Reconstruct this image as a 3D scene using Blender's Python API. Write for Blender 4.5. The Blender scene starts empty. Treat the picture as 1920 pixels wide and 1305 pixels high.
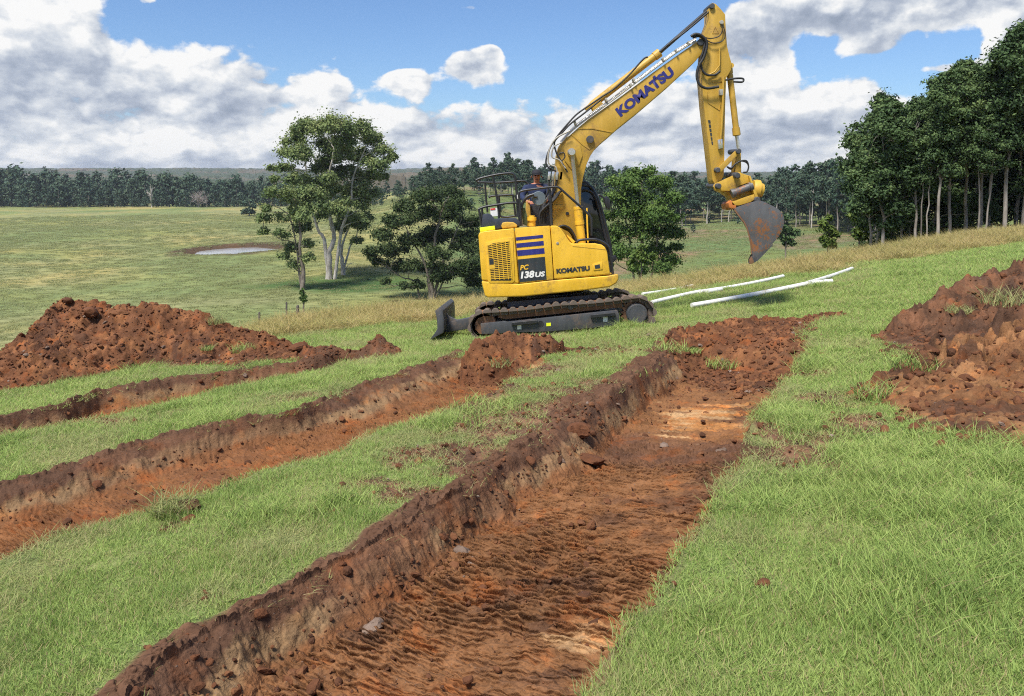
import bpy, bmesh, math
import numpy as np
from mathutils import Vector, Matrix
R = math.radians
SC = bpy.context.scene
COL = SC.collection
# ------------------------------------------------------------------ camera
F = 1400.0; CX = 960.0; PITCH = R(6.0); HZ = 330.0
CY = HZ + F*math.tan(PITCH)
EYE = 1.6
cam = bpy.data.objects.new('camera', bpy.data.cameras.new('camera'))
COL.objects.link(cam)
cam.location = (0, 0, EYE)
cam.rotation_euler = (R(90)-PITCH, 0, 0)
cam.data.sensor_width = 36.0
cam.data.lens = 36.0*F/1920.0
cam.data.shift_y = -(652.5-CY)/1920.0
cam.data.clip_start = 0.05
cam.data.clip_end = 20000
SC.camera = cam
# ------------------------------------------------------------------ light
SUN_AZ, SUN_EL = R(-145), R(60)
sd = bpy.data.lights.new('sun', 'SUN'); sd.energy = 2.9; sd.angle = R(13); sd.color = (1.0, 0.95, 0.87)
sun = bpy.data.objects.new('sun', sd); COL.objects.link(sun)
tos = Vector((math.sin(SUN_AZ)*math.cos(SUN_EL), math.cos(SUN_AZ)*math.cos(SUN_EL), math.sin(SUN_EL)))
sun.rotation_euler = tos.to_track_quat('Z', 'Y').to_euler()
sun.location = (-20, -20, 40)
vs = SC.view_settings
vs.view_transform = 'Standard'; vs.look = 'None'; vs.gamma = 1.0; vs.exposure = 1.12
SC.display_settings.display_device = 'sRGB'

# ------------------------------------------------------------------ node helper
class NG:
    def __init__(s, tree):
        s.t = tree; s.n = tree.nodes; s.l = tree.links
    def node(s, typ, **kw):
        nd = s.n.new(typ)
        for k, v in kw.items(): setattr(nd, k, v)
        return nd
    def put(s, sock, v):
        if hasattr(v, 'is_linked') or isinstance(v, bpy.types.NodeSocket): s.l.new(v, sock)
        else: sock.default_value = v
    def m(s, op, a, b=None, c=None, clamp=False):
        nd = s.n.new('ShaderNodeMath'); nd.operation = op; nd.use_clamp = clamp
        s.put(nd.inputs[0], a)
        if b is not None: s.put(nd.inputs[1], b)
        if c is not None: s.put(nd.inputs[2], c)
        return nd.outputs[0]
    def vm(s, op, a, b=None):
        nd = s.n.new('ShaderNodeVectorMath'); nd.operation = op
        s.put(nd.inputs[0], a)
        if b is not None: s.put(nd.inputs[1], b)
        return nd.outputs[0]
    def comb(s, x, y, z):
        nd = s.n.new('ShaderNodeCombineXYZ')
        for i, v in enumerate((x, y, z)): s.put(nd.inputs[i], v)
        return nd.outputs[0]
    def sep(s, v):
        nd = s.n.new('ShaderNodeSeparateXYZ'); s.l.new(v, nd.inputs[0]); return nd.outputs
    def noise(s, vec, scale, detail=4, rough=0.55, dist=0.0):
        nd = s.n.new('ShaderNodeTexNoise')
        if vec is not None: s.l.new(vec, nd.inputs['Vector'])
        nd.inputs['Scale'].default_value = scale; nd.inputs['Detail'].default_value = detail
        nd.inputs['Roughness'].default_value = rough; nd.inputs['Distortion'].default_value = dist
        return nd.outputs['Fac']
    def voro(s, vec, scale, feature='F1', out='Distance'):
        nd = s.n.new('ShaderNodeTexVoronoi'); nd.feature = feature
        if vec is not None: s.l.new(vec, nd.inputs['Vector'])
        nd.inputs['Scale'].default_value = scale
        return nd.outputs[out]
    def ramp(s, fac, stops, interp='LINEAR'):
        nd = s.n.new('ShaderNodeValToRGB'); cr = nd.color_ramp; cr.interpolation = interp
        while len(cr.elements) < len(stops): cr.elements.new(0.5)
        for e, (p, c) in zip(cr.elements, sorted(stops, key=lambda q: q[0])):
            e.position = p
        for e, (p, c) in zip(cr.elements, sorted(stops, key=lambda q: q[0])):
            e.color = (c, c, c, 1) if isinstance(c, (int, float)) else (c[0], c[1], c[2], 1)
        s.put(nd.inputs[0], fac); return nd.outputs[0]
    def mix(s, fac, a, b, blend='MIX'):
        nd = s.n.new('ShaderNodeMix'); nd.data_type = 'RGBA'; nd.blend_type = blend
        s.put(nd.inputs[0], fac)
        for sk, v in ((nd.inputs[6], a), (nd.inputs[7], b)):
            if isinstance(v, (tuple, list)): sk.default_value = (v[0], v[1], v[2], 1)
            else: s.l.new(v, sk)
        return nd.outputs[2]
    def sstep(s, x, a, b):
        nd = s.n.new('ShaderNodeMapRange'); nd.interpolation_type = 'SMOOTHSTEP'
        s.put(nd.inputs[0], x); nd.inputs[1].default_value = a; nd.inputs[2].default_value = b
        return nd.outputs[0]

# ------------------------------------------------------------------ sky
def build_world():
    w = bpy.data.worlds.new('World'); SC.world = w; w.use_nodes = True
    g = NG(w.node_tree); g.n.clear()
    out = g.node('ShaderNodeOutputWorld'); bg = g.node('ShaderNodeBackground')
    sky = g.node('ShaderNodeTexSky'); sky.sky_type = 'NISHITA'; sky.sun_disc = False
    sky.sun_elevation = SUN_EL; sky.sun_rotation = SUN_AZ
    sky.air_density = 1.0; sky.dust_density = 0.6; sky.ozone_density = 1.5
    d = g.node('ShaderNodeTexCoord').outputs['Generated']
    x, y, z = g.sep(d)
    az = g.m('ARCTAN2', x, y); el = g.m('ARCSINE', z)
    t = g.m('DIVIDE', g.m('ADD', az, 0.62), 1.24, clamp=True)
    tops = [(0,-50),(180,-30),(235,70),(330,85),(420,90),(520,130),(640,118),(690,170),(730,195),(950,185),(1050,165),(1150,155),
            (1250,150),(1320,110),(1370,35),(1450,30),(1490,140),(1560,150),(1630,150),(1690,205),(1800,225),(1860,150),(1900,40),(1920,20)]
    st = []
    for px, py in tops:
        a = math.atan((px-960)/F)
        st.append(((a+0.62)/1.24, max(0.0, (HZ-py)/F*math.cos(a))*3))
    top = g.m('DIVIDE', g.ramp(t, st), 3.0)
    elp = g.m('MAXIMUM', el, 0.0)
    # clouds flatten towards the horizon
    v = g.m('MULTIPLY', g.m('POWER', g.m('ADD', elp, 0.004), 0.8), 1.25)
    def coords(da, dv):
        return g.comb(g.m('ADD', az, da), g.m('ADD', v, dv), 0.37)
    def dens(da, dv):
        p = coords(da, dv)
        n1 = g.noise(p, 9.0, 7, 0.60); n1.node.noise_dimensions = '2D'
        wp = g.vm('ADD', p, wob)
        b = g.voro(wp, 20.0); b2 = g.voro(wp, 47.0)
        b.node.voronoi_dimensions = '2D'; b2.node.voronoi_dimensions = '2D'
        return g.m('SUBTRACT', g.m('SUBTRACT', n1, g.m('MULTIPLY', b, 0.26)), g.m('MULTIPLY', b2, 0.12))
    wn = g.node('ShaderNodeTexNoise'); wn.noise_dimensions = '2D'; g.l.new(coords(0, 0), wn.inputs['Vector'])
    wn.inputs['Scale'].default_value = 30; wn.inputs['Detail'].default_value = 3
    wob = g.vm('SCALE', g.vm('SUBTRACT', wn.outputs['Color'], (0.5, 0.5, 0.5))); wob.node.inputs[3].default_value = 0.035
    n0 = dens(0, 0); n1 = dens(-0.008, 0.016); n2 = dens(-0.02, 0.045)
    def blob(px, py, rx, ry, k):
        a = math.atan((px-960)/F); e = (HZ-py)/F*math.cos(a)
        dx = g.m('DIVIDE', g.m('SUBTRACT', az, a), rx/F); dy = g.m('DIVIDE', g.m('SUBTRACT', el, e), ry/F)
        r2 = g.m('ADD', g.m('MULTIPLY', dx, dx), g.m('MULTIPLY', dy, dy))
        return g.m('MULTIPLY', g.m('EXPONENT', g.m('MULTIPLY', r2, -1.0)), k)
    cov = g.m('MULTIPLY', g.m('SUBTRACT', top, el), 9.0)
    cov = g.m('MINIMUM', cov, 0.36)
    cov = g.m('MAXIMUM', cov, -0.75)
    blobs = [(768,155,42,22,1.1),(880,128,52,30,1.1),(925,105,22,16,0.8),(1760,20,230,48,1.5),(1540,30,90,30,0.8),(1640,95,60,14,0.45),(1800,215,90,25,0.5),
             (885,30,55,10,0.75),(300,15,22,9,0.5),(1880,110,50,40,0.9),(1000,5,60,14,0.5),(1735,135,45,10,0.5)]
    for b in blobs: cov = g.m('ADD', cov, blob(*b))
    # high above the frame: broken cloud, so the light comes from a half-clouded sky
    cov = g.m('ADD', cov, g.m('MULTIPLY', g.sstep(el, 0.26, 0.5), 0.75))
    D = g.m('ADD', g.m('SUBTRACT', n0, 0.36), cov)
    alpha = g.sstep(D, -0.01, 0.15)
    sh = g.m('ADD', g.m('MULTIPLY', g.m('SUBTRACT', n0, n1), 1.3), g.m('MULTIPLY', g.m('SUBTRACT', n0, n2), 1.15))
    thick = g.sstep(D, 0.10, 0.62)
    low = g.noise(coords(0.3, 0.1), 6.5, 3, 0.5); low.node.noise_dimensions = '2D'
    lit = g.m('SUBTRACT', g.m('ADD', 0.89, sh), g.m('MULTIPLY', thick, 0.24))
    lit = g.m('SUBTRACT', lit, g.m('MULTIPLY', g.m('SUBTRACT', low, 0.48), 0.85))
    lit = g.m('SUBTRACT', lit, blob(1760, 40, 200, 40, 0.28))
    lit = g.m('SUBTRACT', lit, blob(90, 60, 120, 60, 0.22))
    lit = g.m('SUBTRACT', lit, blob(150, 200, 260, 45, 0.22))
    ccol = g.ramp(lit, [(0.0, (0.32, 0.38, 0.49)), (0.35, (0.46, 0.52, 0.63)), (0.62, (0.66, 0.71, 0.785)), (0.84, (0.85, 0.875, 0.905)), (1.0, (1.0, 1.0, 0.995))])
    # thin veil near the horizon
    veil = g.m('MULTIPLY', g.sstep(el, 0.10, 0.0), 0.45)
    ex = 2.0 ** -vs.exposure
    SK = 0.10
    skyc = g.mix(1.0, sky.outputs[0], (0.43, 0.535, 0.68), 'MULTIPLY')
    cc = g.vm('SCALE', ccol); cc.node.inputs[3].default_value = ex/SK*0.97
    ve = g.node('ShaderNodeRGB'); ve.outputs[0].default_value = (0.50*ex/SK, 0.62*ex/SK, 0.80*ex/SK, 1)
    base = g.mix(veil, skyc, ve.outputs[0])
    col = g.mix(alpha, base, cc)
    g.l.new(col, bg.inputs[0]); bg.inputs[1].default_value = SK
    g.l.new(bg.outputs[0], out.inputs[0])
build_world()
SC.world.cycles.sampling_method = 'MANUAL'; SC.world.cycles.sample_map_resolution = 256
SC.cycles.max_bounces = 6; SC.cycles.transparent_max_bounces = 6
SC.cycles.use_adaptive_sampling = True; SC.cycles.adaptive_threshold = 0.02
SC.cycles.use_denoising = False
SC.cycles.filter_width = 1.1
# ------------------------------------------------------------------ numeric helpers
def sst(x, a, b):
    t = np.clip((x-a)/(b-a), 0, 1); return t*t*(3-2*t)
def lerp(a, b, t): return a+(b-a)*t
def _h(ix, iy, seed):
    n = (ix.astype(np.int64)*374761393 + iy.astype(np.int64)*668265263 + seed*1274126177) & 0xffffffff
    n = ((n ^ (n >> 13))*1274126177) & 0xffffffff
    n = ((n ^ (n >> 16))*2246822519) & 0xffffffff
    return ((n ^ (n >> 15)) & 0xffffff)/float(0xffffff)
def vnoise(x, y, seed=0):
    ix = np.floor(x); iy = np.floor(y); fx = x-ix; fy = y-iy
    ix = ix.astype(np.int64); iy = iy.astype(np.int64)
    u = fx*fx*fx*(fx*(fx*6-15)+10); v = fy*fy*fy*(fy*(fy*6-15)+10)
    def gr(i, j, dx, dy):
        a = _h(i, j, seed)*2*np.pi
        return np.cos(a)*dx+np.sin(a)*dy
    a = gr(ix, iy, fx, fy); b = gr(ix+1, iy, fx-1, fy); c = gr(ix, iy+1, fx, fy-1); d = gr(ix+1, iy+1, fx-1, fy-1)
    return lerp(lerp(a, b, u), lerp(c, d, u), v)*1.4
def fbm(x, y, octv=4, seed=0, gain=0.5):
    s = 0; a = 1; f = 1
    for o in range(octv):
        s = s+a*vnoise(x*f, y*f, seed+o*17); a *= gain; f *= 2.03
    return s
def voron(x, y, seed=0, tilt=False):
    ix = np.floor(x).astype(np.int64); iy = np.floor(y).astype(np.int64)
    f1 = np.full(x.shape, 9.0); f2 = np.full(x.shape, 9.0); idv = np.zeros(x.shape); tl = np.zeros(x.shape)
    for dx in (-1, 0, 1):
        for dy in (-1, 0, 1):
            cx = ix+dx; cy = iy+dy
            px = cx+_h(cx, cy, seed); py = cy+_h(cx, cy, seed+7)
            d = np.hypot(px-x, py-y)
            nw = d < f1
            f2 = np.where(nw, f1, np.minimum(f2, d)); idv = np.where(nw, _h(cx, cy, seed+3), idv)
            tl = np.where(nw, (_h(cx, cy, seed+11)-.5)*(x-px)+(_h(cx, cy, seed+13)-.5)*(y-py), tl)
            f1 = np.where(nw, d, f1)
    return (f1, f2, idv, tl) if tilt else (f1, f2, idv)
def clods(x, y, s, seed):
    "rounded lumps of cell size s, each with its own height, 0..1"
    wx = x+0.25*s*vnoise(x/s*1.7, y/s*1.7, seed+50); wy = y+0.25*s*vnoise(x/s*1.7, y/s*1.7, seed+51)
    f1, f2, i, tl = voron(wx/s, wy/s, seed, True)
    return np.clip((f2-f1)*2.6, 0, 1)**0.6*np.clip(0.2+0.7*i+1.5*tl, 0.05, 1.3)

# ------------------------------------------------------------------ mesh helpers
def new_mesh(name, V, Fc, mats=(), smooth=True, parent=None, root=None, midx=None):
    V = np.asarray(V, dtype=np.float64)
    if root is not None: V = V-np.array(root.location)
    me = bpy.data.meshes.new(name)
    if isinstance(Fc, np.ndarray):
        n, k = Fc.shape
        me.vertices.add(len(V)); me.vertices.foreach_set('co', V.astype(np.float32).ravel())
        me.loops.add(n*k); me.loops.foreach_set('vertex_index', Fc.astype(np.int32).ravel())
        me.polygons.add(n); me.polygons.foreach_set('loop_start', np.arange(0, n*k, k, dtype=np.int32))
        me.update(calc_edges=True); me.validate()
    else:
        me.from_pydata([tuple(v) for v in V], [], Fc); me.update()
    for m in (mats if isinstance(mats, (list, tuple)) else [mats]): me.materials.append(m)
    if midx is not None: me.polygons.foreach_set('material_index', np.asarray(midx, dtype=np.int32))
    me.polygons.foreach_set('use_smooth', np.full(len(me.polygons), bool(smooth)))
    o = bpy.data.objects.new(name, me); COL.objects.link(o)
    if parent is not None: o.parent = parent
    return o
def fattr(o, name, arr, typ='FLOAT', dom='POINT'):
    a = o.data.attributes.new(name, typ, dom)
    if typ == 'FLOAT': a.data.foreach_set('value', np.asarray(arr, np.float32).ravel())
    elif typ == 'INT': a.data.foreach_set('value', np.asarray(arr, np.int32).ravel())
    elif typ == 'FLOAT_VECTOR': a.data.foreach_set('vector', np.asarray(arr, np.float32).ravel())
    else: a.data.foreach_set('color', np.asarray(arr, np.float32).ravel())
def tag(o, label=None, cat=None, group=None, kind=None):
    if label: o['label'] = label
    if cat: o['category'] = cat
    if group: o['group'] = group
    if kind: o['kind'] = kind
    return o
def empty(name, loc, label, cat, group=None):
    o = bpy.data.objects.new(name, None); COL.objects.link(o); o.location = loc; o.empty_display_size = 0.3
    return tag(o, label, cat, group)
def grid_faces(nr, nc):
    a = np.arange(nr*nc).reshape(nr, nc)
    return np.stack([a[:-1, :-1].ravel(), a[:-1, 1:].ravel(), a[1:, 1:].ravel(), a[1:, :-1].ravel()], 1)

# ------------------------------------------------------------------ picture rays
cp, sp = math.cos(PITCH), math.sin(PITCH)
def ray(px, py):
    u = (np.asarray(px, float)-CX)/F; v = (CY-np.asarray(py, float))/F
    return np.stack([u+0*v, cp+v*sp+0*u, -sp+v*cp+0*u], -1)
def W(px, py, Y):
    "point seen at (px,py) on the vertical plane y=Y"
    d = ray(px, py); t = Y/d[..., 1]
    return np.stack([d[..., 0]*t, d[..., 1]*t, EYE+d[..., 2]*t], -1)

# ------------------------------------------------------------------ terrain
CR_PX = [(-700,19),(200,20),(450,20.8),(520,21.3),(800,23.2),(1000,26),(1160,28.5),(1350,29),(1500,31),(1700,35),(1920,41),(2700,48)]
_ca = np.array([math.atan2(p-CX, F) for p, c in CR_PX]); _cc = np.array([c for p, c in CR_PX])
Z_VAL = -18.1
def polar(x, y): return np.arctan2(x, y), np.hypot(x, y)
def valley(x, y):
    az, r = polar(x, y); d = np.degrees(az)
    z = Z_VAL+0*x
    z = z+12.5*np.exp(-((d+3.0)/7.5)**2)*sst(r, 175, 330)
    z = z+3.0*np.exp(-((d-24)/7.0)**2)*sst(r, 120, 260)
    z = z+0.9*fbm(x/60.0, y/60.0, 2, 5)*sst(r, 60, 140)
    z = z+sst(r, 900, 2600)*(17+5*fbm(x/900.0, y/900.0, 3, 9)+13*sst(-d, 8, 24))+sst(r, 4000, 8000)*40
    right = sst(d, 25, 32)
    return lerp(z, -6.5+0*x, right*(1-sst(r, 500, 1500)))
def ground(x, y):
    x = np.asarray(x, float); y = np.asarray(y, float)
    az, r = polar(x, y)
    c = np.interp(az, _ca, _cc)
    right = sst(np.degrees(az), 6, 31)
    yy = np.clip(y, 0, 34)
    z = 0.075*x-0.085*y-0.0008*(1-right)*yy*yy-0.09*np.exp(-((x-1.1)/2.6)**2-((y-14.2)/2.2)**2)
    z = z+0.05*fbm(x/3.1, y/3.1, 3, 2)*sst(r, 2, 8)
    e = r-c; sp_ = np.where(e > 20, e, np.log1p(np.exp(np.clip(e, -40, 20)/1.0)))
    z = z-lerp(0.27, 0.045, sst(np.degrees(az), 23, 32))*sp_
    zv = valley(x, y)
    z = 0.5*(z+zv)+np.sqrt((0.5*(z-zv))**2+0.6)
    # the dam in the paddock
    pd = np.hypot((x-POND[0])/POND_R[0], (y-POND[1])/POND_R[1])
    z = z-1.3*(1-sst(pd, 0.75, 1.25))+0.5*np.exp(-((pd-1.35)/0.2)**2)
    return z
_pc = W(443, 464.5, 203.0); POND = (_pc[0], _pc[1]); POND_R = (11.2, 14.5)
_T = np.concatenate([np.geomspace(0.5, 60, 1500), np.geomspace(60.2, 9000, 1500)])
def G(px, py, dz=0.0, want_hit=False):
    "where the sight line through (px,py) meets the ground (lowered by dz)"
    px = np.atleast_1d(np.asarray(px, float)); py = np.atleast_1d(np.asarray(py, float))
    d = ray(px, py); out = np.zeros((len(px), 3)); hit = np.zeros(len(px), bool)
    for i in range(len(px)):
        P = d[i][None]*_T[:, None]; gz = ground(P[:, 0], P[:, 1])-(dz[i] if hasattr(dz, '__len__') else dz)
        s = EYE+P[:, 2]-gz; k = np.argmax(s < 0)
        if s[k] >= 0: k = len(_T)-1
        else: hit[i] = True
        f = s[k-1]/(s[k-1]-s[k]) if k > 0 and s[k-1] != s[k] else 0
        t = _T[k-1]+(_T[k]-_T[k-1])*f
        out[i] = d[i]*t; out[i, 2] += EYE
    return (out, hit) if want_hit else out

# ------------------------------------------------------------------ trenches: lip, foot and far edge as lines on the ground
TR = [
 dict(D=0.34, Dn=0.24, lip=[(60,1480),(171,1380),(290,1268),(400,1196),(526,1131),(649,1054),(776,980),(872,919),(950,857),(1067,790),(1167,730),(1225,690),(1262,655),(1300,630)],
      foot=[(380,1400),(526,1278),(680,1181),(815,1066),(856,1014),(954,986),(967,955),(1027,920),(1100,888),(1170,805),(1223,761),(1282,717),(1330,690)],
      right=[(1060,1420),(1107,1303),(1166,1234),(1200,1160),(1253,1094),(1290,1020),(1323,972),(1370,905),(1402,857),(1402,815),(1427,776),(1464,727),(1513,673),(1530,635)],
      s1=None),
 dict(D=0.25, lip=[(-420,1010),(-200,960),(0,913),(110,883),(250,836),(368,810),(442,791),(552,773),(640,742),(700,721),(733,710),(833,677),(870,655),(930,640)],
      foot=[(-420,1110),(-200,1045),(0,990),(147,950),(258,913),(350,876),(515,828),(700,788),(800,747),(883,710),(950,690)],
      right=[(-420,1180),(-200,1115),(0,1053),(110,1005),(294,957),(368,931),(497,880),(626,850),(699,817),(750,797),(867,757),(947,723),(985,697),(1040,672)],
      s1=None),
 dict(D=0.26, lip=[(-420,850),(-200,820),(0,784),(110,762),(184,736),(316,714),(441,697),(560,682),(690,664)],
      foot=[(-420,900),(-200,862),(0,825),(110,800),(184,776),(316,744),(441,720),(560,697),(690,674)],
      right=[(-420,905),(-200,858),(0,818),(129,795),(191,780),(294,762),(452,721),(589,696),(655,681),(720,667)],
      s1=None),
]
TDIR = None
for k, t in enumerate(TR):
    L = G(*zip(*t['lip'])); Fo = G(*zip(*t['foot']), np.interp([q[1] for q in t['foot']], [820, 1130], [t['D'], t.get('Dn', t['D'])])); Ri = G(*zip(*t['right']))
    if k == 0 or True:
        v = (L[-3]+Ri[-3]-L[1]-Ri[1])[:2]; t['dir'] = v/np.linalg.norm(v)
    dx, dy = t['dir']; o = L[0][:2]; t['o'] = o
    fr = lambda P: (((P[:, 0]-o[0])*dx+(P[:, 1]-o[1])*dy), ((P[:, 0]-o[0])*dy-(P[:, 1]-o[1])*dx))
    t['fr'] = fr
    def mono(P):
        s, w = fr(P); i = np.argsort(s); return s[i], w[i]
    t['L'], t['Fo'], t['R'] = mono(L), mono(Fo), mono(Ri)
    t['send'] = min(t['L'][0][-1], t['R'][0][-1])
def trench_uv(t, x, y):
    o = t['o']; dx, dy = t['dir']
    s = (x-o[0])*dx+(y-o[1])*dy; w = (x-o[0])*dy-(y-o[1])*dx
    return s, w
def trench_depth(x, y, detail=True):
    "returns how far the ground is dug away, which trench, height fraction on the wall, s, bare rim"
    dig = np.zeros(x.shape); wid = np.full(x.shape, -1); frac = np.zeros(x.shape); S = np.zeros(x.shape); Wn = np.zeros(x.shape); rim = np.zeros(x.shape)
    for k, t in enumerate(TR):
        s, w = trench_uv(t, x, y)
        j = 0.060*fbm(x*1.5, y*1.5, 2, 31+k)+0.010*fbm(x*7, y*7, 2, 35+k)
        w2 = w+j
        wl = np.interp(s, *t['L'])-0.03; wf = np.maximum(np.interp(s, *t['Fo'])+0.01, wl+0.17); wr = np.interp(s, *t['R'])
        wf = np.minimum(wf, wl+0.85*(wr-wl))
        inside = (w2 > wl-0.02) & (w2 < wr+0.02) & (s < t['send']+0.3) & (s > -3)
        a = np.clip((w2-wl)/(wf-wl), 0, 1); prof = np.where(a < 0.22, a*0.62, 0.1364+(a-0.22)*1.107)
        b = np.clip((wr+0.01-w2)/0.13, 0, 1)
        endf = 1-sst(s, t['send']-0.5, t['send']+0.1)
        Ds = np.interp(s, [2.2, 4.6], [t.get('Dn', t['D']), t['D']])
        d = Ds*np.minimum(prof, b)*endf
        better = inside & (d > dig)
        frac = np.where(better, np.minimum(prof, b), frac); dig = np.where(better, d, dig); wid = np.where(inside & (wid < 0) | better, k, wid)
        S = np.where(better, s, S); Wn = np.where(better, (w-wl)/(wr-wl), Wn)
        inrange = (s < t['send']+0.4) & (s > -3)
        lipw = (np.interp(s, [2.5, 4.2, 5.2, 7.0], [0.10, 0.16, 0.34, 0.30]) if k == 0 else 0.09)*(0.9+0.6*fbm(x*1.1, y*1.1, 3, 77+k))
        rim = np.maximum(rim, np.where(inrange, sst(w2, wl-lipw-0.05, wl-lipw+0.04)*(1-sst(w2, wl+0.05, wl+0.16)), 0))
        rim = np.maximum(rim, np.where(inrange, 0.2*(1-sst(np.abs(w2-(wr+0.01)), 0.01, 0.05)), 0))
    return dig, wid, frac, S, Wn, rim

# bare scraped patches in the grass: (px, py, rx, ry in pixels, strength)
BARE = [(905,745,60,22,.75),(1010,700,50,10,.6),(960,790,110,26,.9),(830,850,110,22,.8),(1080,760,80,22,.9),(1140,660,40,16,.6),(1030,690,60,9,.7),(700,905,70,10,.6),(590,960,60,12,.35),
        (900,880,70,20,.9),(1060,730,90,10,.6),(1110,715,60,8,.7),(1170,690,40,8,.5),(760,925,60,14,.8),
        (570,745,90,8,.55),(210,790,90,8,.5),(330,775,70,7,.4),(150,870,70,10,.35),(500,850,60,8,.3),(640,700,40,6,.35),(330,985,30,8,.6),(620,930,60,9,.35),(520,895,60,7,.3),
        (1500,840,70,40,.75),(1560,880,50,20,.5),(1450,800,40,18,.5),(1605,795,55,16,.85),(1545,745,50,8,.9),(1580,760,70,7,.6),(1540,700,45,7,.7),(1490,700,30,10,.3),(1490,870,50,20,.55),(1260,1150,22,22,.4),(1290,640,40,20,.5),(560,1085,18,6,.5),(400,1120,30,9,.5),
        (1430,1098,11,8,.8),(1490,1150,20,10,.35),(1660,970,30,10,.3),(1610,690,30,10,.3),(1180,640,50,12,.35),(1215,630,30,8,.5),(850,642,24,8,.5),(1120,640,60,8,.3),(450,690,40,6,.5)]
_bp = G([b[0] for b in BARE], [b[1] for b in BARE])
_bx = G([b[0]+b[2] for b in BARE], [b[1] for b in BARE]); _by = G([b[0] for b in BARE], [b[1]-b[3] for b in BARE])
def bare_mask(x, y):
    m = np.zeros(x.shape)
    for i, b in enumerate(BARE):
        c = _bp[i]; u = _bx[i][:2]-c[:2]; ru = np.linalg.norm(u); u = u/ru
        rv = max(0.08, np.linalg.norm(_by[i][:2]-c[:2])); dx = x-c[0]; dy = y-c[1]
        near = (np.abs(dx) < 3*(ru+rv)) & (np.abs(dy) < 3*(ru+rv))
        a = dx*u[0]+dy*u[1]; bb = -dx*u[1]+dy*u[0]
        e = np.exp(-(a/ru/1.35)**2-(bb/rv/1.35)**2)*(b[4]+.12)
        m = np.maximum(m, np.where(near, e, 0))
    return sst(m+0.26*fbm(x*4, y*4, 4, 90), 0.30, 0.60)

# dry grass strip along the crest, near edge given in pixels
_de = G([-300,250,450,520,800,1000,1160,1350,1500,1700,1920,2300],[625,628,632,636,604,575,552,538,517,488,458,430])
_da, _dr = polar(_de[:, 0], _de[:, 1])
def dry_mask(x, y):
    az, r = polar(x, y)
    e = np.interp(az, _da, np.minimum(_dr, np.interp(_da, _ca, _cc)+2))+1.4*fbm(x/2.5, y/2.5, 3, 61)
    c = np.interp(az, _ca, _cc)
    return sst(r, e-0.35, e+0.5)*(1-sst(r, c+35, c+60))
def col(*c): return np.array(c)

# ------------------------------------------------------------------ soil heaps: footprint and ridge
def seg_dist(x, y, P, closed=False, vals=None):
    best = np.full(x.shape, 1e9); bv = np.zeros(x.shape)
    n = len(P); m = n if closed else n-1
    for i in range(m):
        a = P[i]; b = P[(i+1) % n]; ab = b-a; L2 = max(ab @ ab, 1e-9)
        t = np.clip(((x-a[0])*ab[0]+(y-a[1])*ab[1])/L2, 0, 1)
        d = np.hypot(x-a[0]-t*ab[0], y-a[1]-t*ab[1]); nw = d < best
        if vals is not None: bv = np.where(nw, vals[i]+(vals[(i+1) % n]-vals[i])*t, bv)
        best = np.where(nw, d, best)
    return best, bv
def in_poly(x, y, P):
    ins = np.zeros(x.shape, bool); n = len(P); j = n-1
    for i in range(n):
        xi, yi = P[i]; xj, yj = P[j]
        c = ((yi > y) != (yj > y)) & (x < (xj-xi)*(y-yi)/((yj-yi) if yj != yi else 1e-9)+xi)
        ins ^= c; j = i
    return ins
def floorz(x, y):
    "ground with the trenches dug, no fine detail"
    x = np.asarray(x, float); y = np.asarray(y, float)
    return ground(x, y)-trench_depth(x, y)[0]
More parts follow.
